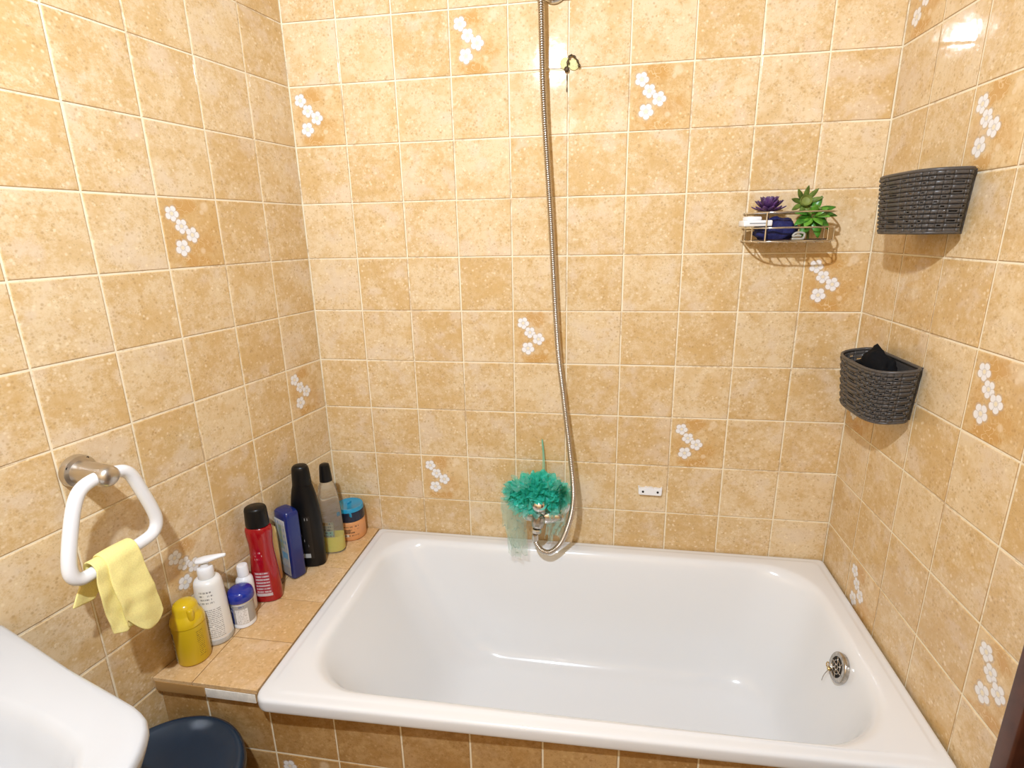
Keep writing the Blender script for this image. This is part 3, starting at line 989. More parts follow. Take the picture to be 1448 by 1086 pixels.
# cream bottle squeezed between red and blue
b = bottle('cream_tube', 'slim pale yellow bottle turning orange at its foot, between red and blue bottles', 'bottle', -0.030, -0.318, 0.3)
m, nt, bs = new_mat('cream_to_orange')
tc = nt.nodes.new('ShaderNodeTexCoord')
sp = nt.nodes.new('ShaderNodeSeparateXYZ')
nt.links.new(tc.outputs['Object'], sp.inputs[0])
put(nt, bs.inputs['Base Color'], mixc(nt, smooth(nt, sp.outputs[2], 0.035, 0.12), (0.62, 0.26, 0.08), (0.80, 0.62, 0.27)))
bs.inputs['Roughness'].default_value = 0.35
pf = [(0, .0155, .0125, 1), (0.003, .0172, .0138, .9), (0.10, .0178, .0140, .9), (0.16, .0178, .0140, .9), (0.172, .0165, .013, .9), (0.1765, .012, .0095, 1), (0.1772, .0005, .0005, 1)]
loft('body', pf, m, b, 40)
loft('base_cap', [(0.0002, .0160, .0130, .95), (0.001, .0178, .0146, .9), (0.016, .0180, .0147, .9), (0.0162, .0172, .014, .9)], plain('brown_cap', (0.12, 0.05, 0.02), 0.4), b, 40)

# blue boxy bottle
b = bottle('shower_gel_bottle', 'boxy dark blue bottle with a silver label and wedge top', 'bottle', -0.0055, -0.2695, math.radians(-28))
M_BLUE = plain('deep_blue_plastic', (0.008, 0.022, 0.15), 0.2, coat=0.2)
pf = [(0, .028, .018, .42), (0.003, .0315, .0212, .42), (0.008, .0330, .0222, .42), (0.19, .0330, .0222, .42), (0.199, .0320, .0215, .42), (0.204, .0285, .019, .45), (0.2055, .022, .014, .6), (0.206, .0005, .0005, 1)]
loft('body', pf, M_BLUE, b, 64)
bm = bmesh.new()
uvl = bm.loops.layers.uv.new('UVMap')
out = [(-.0245, .012), (.0225, .012), (.0255, .10), (.0225, .183), (-.0245, .183), (-.0262, .10)]
vv = [bm.verts.new((x, -0.0231, z)) for x, z in out]
f = bm.faces.new(vv)
for lp, (x, z) in zip(f.loops, out):
    lp[uvl].uv = ((x + .0262) / .052, (z - .012) / .171)
ret = bmesh.ops.extrude_face_region(bm, geom=[f])
bmesh.ops.translate(bm, verts=[v for v in ret['geom'] if isinstance(v, bmesh.types.BMVert)], vec=(0, 0.0012, 0))
lbm = label_mat('blue_label', (0.50, 0.52, 0.50), (0.12, 0.28, 0.50), 9, 0.45,
                [(0.0, 1.0, 0.0, 0.16, (0.42, 0.40, 0.37)), (0.35, 0.62, 0.48, 0.9, (0.33, 0.38, 0.24)), (0.4, 0.9, 0.3, 0.42, (0.18, 0.42, 0.62)), (0, 1, 0.92, 1, (0.7, 0.7, 0.7)), (0.0, 0.06, 0, 1, (0.68, 0.68, 0.66))], 14)
from_bm('front_label', bm, lbm, b, False)

# tall black bottle
b = bottle('body_wash_bottle', 'tallest bottle, matte black with small white print and black cap', 'bottle', 0.020, -0.2155, math.radians(12))
M_MBLACK = plain('matte_black', (0.005, 0.005, 0.0055), 0.33, spec=0.3)
pf = [(0, .034, .019, .85), (0.003, .0385, .0225, .85), (0.01, .0405, .0235, .85), (0.08, .0425, .0240, .86), (0.15, .0415, .0240, .88), (0.20, .0375, .0235, .9), (0.235, .0318, .0222, .95), (0.252, .0275, .0212, 1), (0.256, .026, .0208, 1)]
loft('body', pf, M_MBLACK, b, 56, k=3)
loft('cap', [(0.2563, .0258, .0205, 1), (0.257, .0268, .0212, 1), (0.300, .0240, .0198, 1), (0.309, .0220, .0182, 1), (0.3135, .0175, .0152, 1), (0.315, .012, .011, 1), (0.3153, .0005, .0005, 1)], M_BLACK, b, 48)
wrap_label('white_print', pf, 0.03, 0.165, -PI / 2 - 0.5, -PI / 2 + 0.35, label_mat('black_bottle_print', (0.006, 0.006, 0.006), (0.75, 0.75, 0.75), 8, 0.36, [(0.3, 0.75, 0.02, 0.12, (0.42, 0.44, 0.45))], 9, seed=1.3), b, nv=24, k=3)

# clear bottle with a rest of yellow gel
b = bottle('clear_bottle', 'clear plastic bottle with black cap and a little yellow gel inside', 'bottle', 0.051, -0.140, math.radians(14))
M_CLEAR = plain('clear_plastic', (0.93, 0.93, 0.90), 0.06, trans=0.92)
M_CLEAR.node_tree.nodes['Principled BSDF'].inputs['IOR'].default_value = 1.12
pf = [(0, .031, .021, .9), (0.003, .0345, .0245, .9), (0.008, .0352, .0252, .9), (0.10, .0342, .0245, .93), (0.17, .0305, .0230, .96), (0.21, .0250, .0205, 1), (0.226, .0195, .0180, 1), (0.232, .0165, .0160, 1)]
loft('body', pf, M_CLEAR, b, 56, k=3)
gel = [(0.0025, .030, .020, .9), (0.006, .0335, .0235, .9), (0.055, .0332, .0233, .93), (0.0555, .0005, .0005, 1)]
loft('gel', gel, plain('yellow_gel', (0.72, 0.62, 0.10), 0.15, sub=0.2), b, 56)
loft('cap', [(0.2322, .0165, .0165, 1), (0.233, .0185, .0185, 1), (0.278, .0150, .0150, 1), (0.284, .0135, .0135, 1), (0.286, .010, .010, 1), (0.2862, .0005, .0005, 1)], M_BLACK, b, 40)
wrap_label('back_label', pf, 0.055, 0.105, -PI / 2 - 0.75, -PI / 2 + 0.35, label_mat('clear_bottle_label', (0.30, 0.27, 0.16), (0.05, 0.05, 0.04), 5, 0.5, [(0.3, 0.9, 0.1, 0.4, (0.2, 0.35, 0.25)), (0.1, 0.6, 0.8, 0.98, (0.45, 0.25, 0.05))], 8), b, off=-0.002, k=3)

# jar with turquoise lid in the corner
b = bottle('scrub_jar', 'round peach jar with navy collar and turquoise lid in the corner', 'jar', 0.0685, -0.0505)
M_PEACH = plain('peach_plastic', (0.72, 0.33, 0.13), 0.3)
pf = [(0, .040, .040, 1), (0.003, .0435, .0435, 1), (0.008, .0448, .0448, 1), (0.058, .0448, .0448, 1), (0.063, .0435, .0435, 1), (0.065, .042, .042, 1)]
loft('body', pf, M_PEACH, b, 64)
wrap_label('printed_label', pf, 0.016, 0.056, -2.35, -0.45, label_mat('peach_label', (0.72, 0.33, 0.13), (0.12, 0.06, 0.03), 4, 0.5, [(0.28, 0.55, 0.02, 0.24, (0.72, 0.62, 0.5)), (0.2, 0.62, 0.33, 0.66, (0.33, 0.16, 0.07))], 20), b)
loft('collar', [(0.0655, .0425, .0425, 1), (0.067, .0445, .0445, 1), (0.070, .0450, .0450, 1), (0.096, .0442, .0442, 1), (0.097, .043, .043, 1)], plain('navy_collar', (0.008, 0.014, 0.035), 0.25), b, 64)
ld = loft('lid', [(0.0972, .0415, .0415, 1), (0.098, .0432, .0432, 1), (0.107, .0430, .0430, 1), (0.110, .0415, .0415, 1), (0.1105, .037, .037, 1), (0.1095, .035, .035, 1), (0.1095, .0005, .0005, 1)], plain('turquoise_plastic', (0.02, 0.30, 0.52), 0.22, coat=0.3), b, 64)
bm = bmesh.new()
add_box(bm, -0.002, 0.004, 0.113, 0.005, 0.016, 0.007, -0.35, 0.002)
from_bm('lid_knob', bm, ld.data.materials[0], ld)
for tx, ty, tr in ((-0.024, -0.0365, 0.58), (0.019, -0.0395, -0.45)):
    bm = bmesh.new()
    add_box(bm, tx, ty, 0.093, 0.016, 0.003, 0.013, tr, 0.001)
    from_bm('lid_tab', bm, ld.data.materials[0], ld)

# ------------------------------------------------------------------ mixer, hose, loofah
MX, MZ = 0.690, Z0 + 0.004
mix = thing('bath_mixer', 'chrome bath mixer on the back wall, half hidden by the green pouf', 'tap', (0, 0, 0))
bm = bmesh.new()
add_disc_lathe(bm, (MX - 0.060, -0.066, MZ), (1, 0, 0), [(0, 0.008), (0.003, 0.015), (0.012, 0.0195), (0.04, 0.0215), (0.050, 0.024), (0.078, 0.024), (0.09, 0.0215), (0.112, 0.0195), (0.121, 0.015), (0.124, 0.008)], 36)
from_bm('mixer_body', bm, M_CHROME, mix)
for sx in (-0.046, 0.046):
    lathe('wall_union', (MX + sx, -0.001, MZ), (0, -1, 0), [(0, 0.033), (0.004, 0.033), (0.012, 0.026), (0.016, 0.015), (0.05, 0.014)], M_CHROME, mix)
lathe('diverter_housing', (MX - 0.006, -0.070, MZ + 0.012), (-0.02, -0.62, 0.78), [(0, 0.020), (0.03, 0.0195), (0.04, 0.018), (0.046, 0.0225), (0.062, 0.0225), (0.070, 0.017), (0.074, 0.008), (0.075, 0.001)], M_CHROME, mix, 36)
lathe('outlet_elbow', (MX - 0.010, -0.088, MZ + 0.012), (-0.12, -0.25, -1), [(0, 0.014), (0.004, 0.0195), (0.02, 0.0205), (0.034, 0.0175), (0.039, 0.012)], M_STEEL, mix, 32)
lathe('hose_nut', (MX - 0.0155, -0.099, MZ - 0.027), (-0.08, -0.12, -1), [(0, 0.0125), (0.002, 0.0145), (0.011, 0.0145), (0.013, 0.0115)], M_CHROME, mix, 8, 20)
hose_pts = [(0.689, -0.062, 1.480), (0.687, -0.060, 1.40), (0.689, -0.055, 1.30), (0.694, -0.05, 1.112), (0.7095, -0.045, 0.860), (0.7285, -0.040, 0.527), (0.747, -0.045, 0.365), (0.7685, -0.080, 0.212), (0.780, -0.100, 0.113),
            (0.7775, -0.103, 0.047), (0.762, -0.106, -0.018), (0.742, -0.106, -0.066), (0.714, -0.110, -0.0905), (0.690, -0.110, -0.086), (0.6745, -0.108, -0.066), (0.671, -0.105, -0.045)]
hp = smooth_path([(x, y, z + Z0) for x, y, z in hose_pts], 40)
# even spacing so that the metal winding has a steady pitch
even = [hp[0]]
acc = 0.0
step = 0.00125
for a, c in zip(hp, hp[1:]):
    L = (c - a).length
    while acc + L >= step:
        t = (step - acc) / L
        a = a.lerp(c, t)
        even.append(a.copy())
        L = (c - a).length
        acc = 0.0
    acc += L
m, nt, bs = new_mat('hose_metal')
bs.inputs['Base Color'].default_value = (0.56, 0.50, 0.43, 1)
bs.inputs['Metallic'].default_value = 1.0
bs.inputs['Roughness'].default_value = 0.22
ho = thing('shower_hose', 'ribbed metal shower hose hanging down the back wall to the mixer', 'hose', (0, 0, 0))
tube('hose', even, lambda i: (0.0078, 0.0081, 0.0078, 0.0069)[i % 4], m, ho, 12)
lathe('hose_end', even[-1] + Vector((0, 0, 0.002)), (-0.05, -0.1, -1), [(-0.006, 0.0085), (0.0, 0.0098), (0.012, 0.0095), (0.016, 0.0085)], M_CHROME, ho, 20)
# wall bracket that carries the hose, mostly above the picture
br = thing('shower_bracket', 'chrome wall bracket at the very top holding the shower hose', 'bracket', (0, 0, 0))
bm = bmesh.new()
add_disc_lathe(bm, (0.715, -0.001, Z0 + 1.372), (0, -1, 0), [(0, 0.032), (0.006, 0.032), (0.012, 0.026), (0.016, 0.014), (0.04, 0.012)], 32)
from_bm('wall_plate', bm, M_CHROME, br)
bm = bmesh.new()
add_box(bm, 0.712, -0.036, Z0 + 1.366, 0.085, 0.022, 0.024, 0, 0.006)
from_bm('hose_clip', bm, M_STEEL, br)

# loofah: crumpled ruffles of net
rn = random.Random(3)
lf = thing('bath_pouf', 'turquoise net bath pouf hanging over the bath mixer', 'bath pouf', (0.675, -0.07, Z0 + 0.06))


def frill(bm, c, nrm, r, waves, amp, w, ph, sweep=2 * PI, n=72, rows=5):
    nrm = Vector(nrm).normalized()
    up = Vector((0, 0, 1)) if abs(nrm.z) < 0.9 else Vector((1, 0, 0))
    a = (up - nrm * up.dot(nrm)).normalized()
    b = nrm.cross(a)
    vs = []
    for i in range(n + 1):
        t = sweep * i / n + ph
        rad = a * math.cos(t) + b * math.sin(t)
        tan = nrm.cross(rad)
        row = []
        for j in range(rows + 1):
            v = j / rows
            wv = math.sin(waves * t + ph * 3 + v * 1.2) * amp * (0.25 + v)
            wt = math.cos(waves * t * 0.5 + ph) * amp * 0.5 * v
            jit = noise.noise(Vector((c[0] * 50 + t * 2.2, v * 2.5, ph * 9))) * amp * 0.5
            row.append(bm.verts.new(Vector(c) + rad * (r * (0.35 + 0.65 * v) + jit) + nrm * (w * v + wv) + tan * wt))
        vs.append(row)
    for i in range(n):
        for j in range(rows):
            bm.faces.new((vs[i][j], vs[i + 1][j], vs[i + 1][j + 1], vs[i][j + 1]))


bm = bmesh.new()
for k in range(62):
    th = rn.uniform(0, 2 * PI)
    u = rn.uniform(-1, 1)
    d = Vector((math.sqrt(1 - u * u) * math.cos(th), -abs(math.sqrt(1 - u * u) * math.sin(th)) * 0.9, u))
    c = Vector((d.x * 0.072, d.y * 0.034, d.z * 0.040 + 0.012 + 0.008 * (1 - abs(d.x))))
    if c.y < -0.012 and abs(c.x) < 0.03 and c.z < 0.012:
        c.z = abs(c.z) + 0.02
    frill(bm, c, d + Vector((rn.uniform(-.5, .5), rn.uniform(-.5, .1), rn.uniform(-.5, .5))), rn.uniform(0.016, 0.03), rn.choice((3, 4, 5, 6)), rn.uniform(0.005, 0.010), rn.uniform(0.006, 0.016), rn.uniform(0, 6))
def press_back(bm):
    """the side under the hose is flattened towards the wall"""
    for v in bm.verts:
        if v.co.x > 0.066:
            v.co.y = max(v.co.y, -0.010)
        v.co.x = min(v.co.x, 0.104)
        v.co.y = min(v.co.y, 0.066)


press_back(bm)
net = from_bm('net_ruffles', bm, mesh_net_mat('turquoise_net', (0.07, 0.72, 0.58), 0.18), lf)
net['kind'] = 'stuff'
bm = bmesh.new()
for k in range(26):
    th = rn.uniform(0, 2 * PI)
    d = Vector((math.cos(th), -0.3, math.sin(th)))
    frill(bm, (d.x * 0.082, -0.012 + rn.uniform(-.02, .01), d.z * 0.042 + 0.016), d, rn.uniform(0.016, 0.028), rn.choice((4, 5, 6)), 0.007, 0.012, rn.uniform(0, 6))
press_back(bm)
from_bm('outer_ruffles', bm, mesh_net_mat('pale_turquoise_net', (0.25, 0.78, 0.66), 0.6), lf)['kind'] = 'stuff'


def drape(bm, top, bot, w0, w1, folds, amp, nu=60, nv=26, ph=0.0):
    vs = []
    for j in range(nv + 1):
        v = j / nv
        c = Vector(top).lerp(Vector(bot), v)
        w = w0 + (w1 - w0) * v
        row = []
        for i in range(nu + 1):
            u = i / nu * 2 - 1
            jit = (noise.noise(Vector((u * 2.5 + ph, v * 5, ph))) + 0.5 * noise.noise(Vector((u * 6 + ph, v * 9, ph + 4)))) * 0.022
            row.append(bm.verts.new(c + Vector((u * w + 0.004 * math.sin(u * folds * 1.7 + v * 5 + ph), math.sin(u * folds + ph + v * 3) * amp + jit * 0.6, jit * (0.4 + v) - 0.012 * v * math.cos(u * 4 + ph)))))
        vs.append(row)
    for j in range(nv):
        for i in range(nu):
            bm.faces.new((vs[j][i], vs[j][i + 1], vs[j + 1][i + 1], vs[j + 1][i]))


bm = bmesh.new()
drape(bm, (-0.066, -0.022, 0.0), (-0.056, -0.045, -0.165), 0.042, 0.026, 5, 0.010, ph=0.4)
drape(bm, (-0.074, -0.010, -0.01), (-0.062, -0.030, -0.150), 0.038, 0.024, 4, 0.009, ph=2.1)
drape(bm, (0.066, -0.006, -0.01), (0.045, -0.012, -0.115), 0.032, 0.022, 9, 0.006, ph=1.2)
from_bm('hanging_net', bm, mesh_net_mat('loose_net', (0.55, 0.80, 0.70), 0.68), lf)['kind'] = 'stuff'
cp = smooth_path([(0.012, 0.02, 0.05), (0.012, 0.035, 0.09), (0.010, 0.050, 0.125), (0.007, 0.056, 0.158), (0.0085, 0.055, 0.160), (0.013, 0.049, 0.125), (0.016, 0.034, 0.09), (0.017, 0.02, 0.05)], 6)
tube('cord', cp, 0.0013, plain('green_cord', (0.20, 0.50, 0.33), 0.7), lf, 8)

# ------------------------------------------------------------------ small fittings on the back wall
sh = thing('broken_soap_bracket', 'small broken white plastic bracket with two dark screws on the back wall', 'bracket', (1.0, 0, Z0 + 0.0725))
bm = bmesh.new()
out = [(-.033, -.008), (-.030, -.0115), (.030, -.0125), (.033, -.009), (.034, .013), (.029, .0085), (.022, .0085), (.016, .0105), (.010, .0085), (.004, .012), (-.006, .0105), (-.012, .0125), (-.018, .0085), (-.028, .0085), (-.032, .014), (-.034, .013)]
f = bm.faces.new([bm.verts.new((x, 0.0006, z)) for x, z in out])
ret = bmesh.ops.extrude_face_region(bm, geom=[f])
bmesh.ops.translate(bm, verts=[v for v in ret['geom'] if isinstance(v, bmesh.types.BMVert)], vec=(0, -0.0126, 0))
bmesh.ops.bevel(bm, geom=bm.edges[:], offset=0.001, segments=2, affect='EDGES')
from_bm('bracket_plate', bm, M_WHITE, sh, True, 40)
for sx in (-0.0205, 0.0215):
    lathe('screw', (sx, -0.0118, -0.001), (0, -1, 0), [(0, 0.0033), (0.0012, 0.0033), (0.0016, 0.0022), (0.0016, 0.0001)], M_DARKHOLE, sh, 16)

hk = thing('rusty_hook', 'broken rusty wall hook with yellowed pads, right of the hose', 'hook', (0.752, 0, Z0 + 1.212))
M_PAD = plain('yellowed_adhesive', (0.70, 0.66, 0.30), 0.6, vary=0.15, bscale=200)
M_RUST = plain('rusty_metal', (0.10, 0.065, 0.03), 0.6, metal=0.5, vary=0.5, bscale=300)
for x, z, r in ((-0.010, 0.0, 0.0135), (0.0115, -0.004, 0.013)):
    lathe('adhesive_pad', (x, -0.0005, z), (0, -1, 0), [(0, r), (0.0022, r * 0.98), (0.0028, r * 0.9), (0.0028, 0.0001)], M_PAD, hk, 24)
tube('hook_wire', smooth_path([(-0.005, -0.004, -0.014), (-0.004, -0.009, -0.003), (0.000, -0.010, 0.011), (0.004, -0.007, 0.0155), (0.012, -0.008, 0.0125), (0.020, -0.010, 0.002), (0.0245, -0.010, -0.0075)], 5), lambda i: 0.0021 + 0.0009 * math.sin(i * 1.3), M_RUST, hk, 8)
bm = bmesh.new()
add_disc_lathe(bm, (-0.006, -0.0035, -0.0145), (0, -1, 0), [(0, 0.005), (0.004, 0.0065), (0.006, 0.004), (0.0065, 0.001)], 14)
from_bm('hook_end', bm, M_RUST, hk)
bm = bmesh.new()
add_disc_lathe(bm, (0.0245, -0.006, -0.009), (0, -1, 0), [(0, 0.003), (0.004, 0.0036), (0.006, 0.002)], 12)
from_bm('hook_end', bm, M_RUST, hk)
bm = bmesh.new()
add_rings(bm, [sup(-0.0055, -0.0003, w, 0.0009, z, 1, 10) for z, w in ((-0.024, 0.0008), (-0.03, 0.0018), (-0.036, 0.0016), (-0.04, 0.0007), (-0.052, 0.0006), (-0.057, 0.0016), (-0.061, 0.0018), (-0.0645, 0.0006))])
from_bm('rust_streak', bm, plain('rust_stain', (0.12, 0.075, 0.035), 0.8), hk)

# ------------------------------------------------------------------ wire caddy with its contents
CX0, CX1, CD = 1.194, 1.388, 0.105
cdy = thing('wire_caddy', 'half-round chrome wire caddy on the back wall', 'caddy', (0, 0, 0))


def dpath(z, k=1.0, d=CD, y0=-0.003, n=28, flat=0.55):
    cx, hw = (CX0 + CX1) / 2, (CX1 - CX0) / 2 * k
    out = []
    for i in range(n + 1):
        t = PI - PI * i / n
        c, s = math.cos(t), math.sin(t)
        out.append(Vector((cx + hw * math.copysign(abs(c) ** flat, c), y0 - (d * k) * abs(s) ** flat, z)))
    return out


ZT, ZM, ZB = Z0 + 0.847, Z0 + 0.812, Z0 + 0.781
for z in (ZT, ZM, ZB):
    tube('rail', dpath(z), 0.0020, M_CHROME, cdy, 8)
bm = bmesh.new()
for z in (ZT, ZM, ZB):
    add_tube(bm, [(CX0 - 0.004, -0.004, z), (CX1 + 0.004, -0.004, z)], 0.0019, 8)
from_bm('back_rail', bm, M_CHROME, cdy)
pt, pm_ = dpath(ZT), dpath(ZM)
for i, top in ((4, ZM), (9, ZT), (19, ZM), (24, ZM)):
    q = dpath(top)[i]
    tube('upright', [(q.x, q.y, ZB), (q.x, q.y, top)], 0.0017, M_CHROME, cdy, 8)
for sx in (CX0 + 0.004, CX1 - 0.004):
    tube('upright', [(sx, -0.005, ZB), (sx, -0.005, ZT)], 0.0017, M_CHROME, cdy, 8)
bm = bmesh.new()
for k in range(9):
    x = CX0 + 0.018 + k * (CX1 - CX0 - 0.036) / 8
    cx, hw = (CX0 + CX1) / 2, (CX1 - CX0) / 2
    s = (1 - min(1, abs((x - cx) / hw)) ** (2 / 0.55)) ** (0.55 / 2)
    add_tube(bm, [(x, -0.004, ZB - 0.002), (x, -0.003 - CD * s, ZB - 0.002)], 0.0014, 8)
from_bm('base_wires', bm, M_CHROME, cdy)

FZ = ZB + 0.0022


def leaf(bm, base, direc, length, width, curl, up=(0, 0, 1), n=9, fold=0.25):
    d = Vector(direc).normalized()
    upv = Vector(up) if abs(d.dot(Vector(up).normalized())) < 0.97 else Vector((0.3, 1, 0.2))
    side = d.cross(upv)
    side = side.normalized() if side.length > 1e-4 else Vector((1, 0, 0))
    nn = side.cross(d).normalized()
    vs = []
    for i in range(n + 1):
        t = i / n
        w = width * (math.sin(PI * min(1, t * 0.92 + 0.06)) ** 0.8) * (1 - 0.25 * t)
        c = Vector(base) + d * (length * t) + nn * (curl * length * t * t)
        vs.append([bm.verts.new(c - side * w + nn * (w * fold)), bm.verts.new(c), bm.verts.new(c + side * w + nn * (w * fold))])
    for a, b in zip(vs, vs[1:]):
        for k in (0, 1):
            bm.faces.new((a[k], a[k + 1], b[k + 1], b[k]))


def solid(o, t):
    md = o.modifiers.new('thick', 'SOLIDIFY')
    md.thickness = t
    md.offset = 0
    return o


# navy cloth
rn = random.Random(5)
bm = bmesh.new()
bmesh.ops.create_icosphere(bm, subdivisions=4, radius=1)
for v in bm.verts:
    n = 1 + 0.22 * noise.noise(v.co * 2.1) + 0.10 * noise.noise(v.co * 5 + Vector((3, 1, 2)))
    v.co = Vector((v.co.x * 0.048 * n, v.co.y * 0.030 * n, max(v.co.z * 0.030 * n, -0.022)))
nv = from_bm('navy_sponge', bm, plain('navy_cloth', (0.008, 0.010, 0.085), 0.75, vary=0.3, bumpy=0.6, bscale=250))
nv.location = (1.258, -0.055, FZ + 0.0225)
tag(nv, 'crumpled navy blue sponge lying in the wire caddy', 'sponge')
# purple rosette
fl_ = thing('purple_flower', 'dark purple artificial rosette on top of the navy sponge', 'artificial flower', (1.236, -0.052, Z0 + 0.842))
M_PURP = plain('purple_petal', (0.075, 0.028, 0.115), 0.4, vary=0.45, bscale=60)
M_PURP2 = plain('pale_purple_petal', (0.20, 0.12, 0.24), 0.4, vary=0.3, bscale=60)
for ring, (cnt, tilt, L, W, mt_) in enumerate(((12, -0.25, 0.033, 0.0105, M_PURP), (12, 0.12, 0.031, 0.0105, M_PURP), (11, 0.5, 0.028, 0.010, M_PURP), (9, 0.85, 0.025, 0.009, M_PURP2), (7, 1.15, 0.022, 0.0075, M_PURP), (5, 1.4, 0.018, 0.006, M_PURP2))):
    bm = bmesh.new()
    for k in range(cnt):
        a = 2 * PI * k / cnt + ring * 0.4
        leaf(bm, (0.003 * math.cos(a), 0.003 * math.sin(a), 0.0025 * ring + 0.010), (math.cos(a) * math.cos(tilt), math.sin(a) * math.cos(tilt), math.sin(tilt)), L, W, 0.55 if ring < 3 else 0.3)
    solid(from_bm('petals', bm, mt_, fl_), 0.0016)
bm = bmesh.new()
leaf(bm, (0.02, -0.004, 0.008), (1, -0.1, 0.35), 0.020, 0.002, 0.4)
add_tube(bm, smooth_path([(0, 0, 0.012), (0.0, 0.002, 0.0), (0.004, 0.006, -0.018)], 4), 0.0028, 8)
from_bm('stem', bm, plain('dark_stem', (0.05, 0.03, 0.06), 0.6), fl_)
# green succulent
gs = thing('green_succulent', 'green artificial succulent with pointed leaves at the right of the caddy', 'artificial plant', (1.325, -0.058, FZ))
M_LEAF = plain('leaf_green', (0.055, 0.20, 0.018), 0.35, vary=0.4, bscale=45)
M_LEAF2 = plain('bright_leaf', (0.12, 0.30, 0.03), 0.35, vary=0.3, bscale=45)
M_OLIVE = plain('olive_leaf', (0.13, 0.19, 0.035), 0.4, vary=0.35, bscale=50)
bm = bmesh.new()
for k in range(9):
    a = 2 * PI * k / 9 + 0.2
    ax = Vector((math.cos(a), -0.35, math.sin(a)))
    leaf(bm, Vector((-0.014, -0.006, 0.086)) + ax * 0.006, ax, rn.uniform(0.028, 0.036), 0.0065, 0.25, up=(0, -1, 0.2))
solid(from_bm('rosette', bm, M_OLIVE, gs), 0.0018)
lathe('rosette_cup', (-0.014, -0.008, 0.086), (0, -0.95, 0.3), [(0, 0.006), (0.004, 0.0125), (0.012, 0.0135), (0.014, 0.0125), (0.008, 0.009), (0.006, 0.0005)], plain('lime_cup', (0.20, 0.24, 0.05), 0.5), gs, 24)
bm = bmesh.new()
spray = [((0.010, -0.012, 0.060), (0.9, -0.35, 0.42), 0.043, 0.011), ((0.010, -0.014, 0.058), (1.0, -0.3, 0.02), 0.046, 0.010), ((0.006, -0.016, 0.055), (0.55, -0.6, -0.5), 0.050, 0.012),
         ((0.0, -0.016, 0.055), (-0.85, -0.5, -0.35), 0.046, 0.012), ((0.002, -0.014, 0.062), (0.35, -0.2, 0.85), 0.040, 0.011), ((-0.004, -0.014, 0.058), (-0.8, -0.4, 0.2), 0.036, 0.009),
         ((0.008, -0.016, 0.05), (0.2, -0.5, -0.9), 0.048, 0.013), ((-0.002, -0.012, 0.046), (-0.4, -0.5, -0.75), 0.046, 0.013), ((0.014, -0.008, 0.055), (0.8, 0.1, -0.5), 0.044, 0.012)]
for bse, dr, L, W in spray:
    leaf(bm, bse, dr, L, W, -0.18, up=(0, -0.7, 0.7))
solid(from_bm('leaf_spray', bm, M_LEAF, gs), 0.0014)
bm = bmesh.new()
for bse, dr, L, W in spray[:6]:
    leaf(bm, Vector(bse) + Vector((0.0, -0.006, -0.004)), Vector(dr) + Vector((rn.uniform(-.5, .5), -0.3, rn.uniform(-.5, .5))), L * 0.7, W * 0.85, -0.1, up=(0, -0.7, 0.7))
solid(from_bm('inner_leaves', bm, M_LEAF2, gs), 0.0014)
tube('stem', smooth_path([(0.004, -0.004, 0.002), (0.002, -0.006, 0.03), (0.002, -0.010, 0.056), (-0.008, -0.004, 0.084)], 5), 0.003, M_OLIVE, gs, 8)
# white box, razor and grey clip in the caddy
wb = thing('white_soap_box', 'small white slotted plastic box at the left end of the caddy', 'soap box', (1.193, -0.078, Z0 + 0.8145), math.radians(6))
bm = bmesh.new()
add_box(bm, 0.010, 0, 0.0085, 0.066, 0.040, 0.014, 0, 0.003)
add_box(bm, 0.004, 0.006, 0.0195, 0.036, 0.028, 0.010, 0.2, 0.004)
from_bm('box_body', bm, M_WHITE, wb, True, 40)
box('slot', (0.010, -0.0199, 0.0085), (0.040, 0.0012, 0.0028), plain('grey_slot', (0.33, 0.34, 0.36), 0.5), wb)
tag(box('caddy_tray', (1.29, -0.052, FZ + 0.0012), (0.150, 0.055, 0.0022), plain('dark_tray', (0.03, 0.014, 0.02), 0.12), None, 0, 0.001), 'dark glossy strip lying on the floor of the wire caddy', 'tray')
bm = bmesh.new()
hc = smooth_path([(-0.014, 0, 0.003), (0.009, 0, 0.003), (0.013, 0, 0.008), (0.012, 0, 0.015), (0.0, 0, 0.0175), (-0.008, 0, 0.015), (-0.012, 0, 0.009), (-0.002, 0, 0.010), (0.006, 0, 0.0095)], 5)
add_tube(bm, hc, 0.0026, 8)
hcp = from_bm('hair_clip', bm, plain('pale_grey_plastic', (0.40, 0.38, 0.33), 0.35))
hcp.location = (1.297, -0.094, FZ + 0.0002)
tag(hcp, 'pale grey hair clip standing at the front of the wire caddy', 'hair clip')


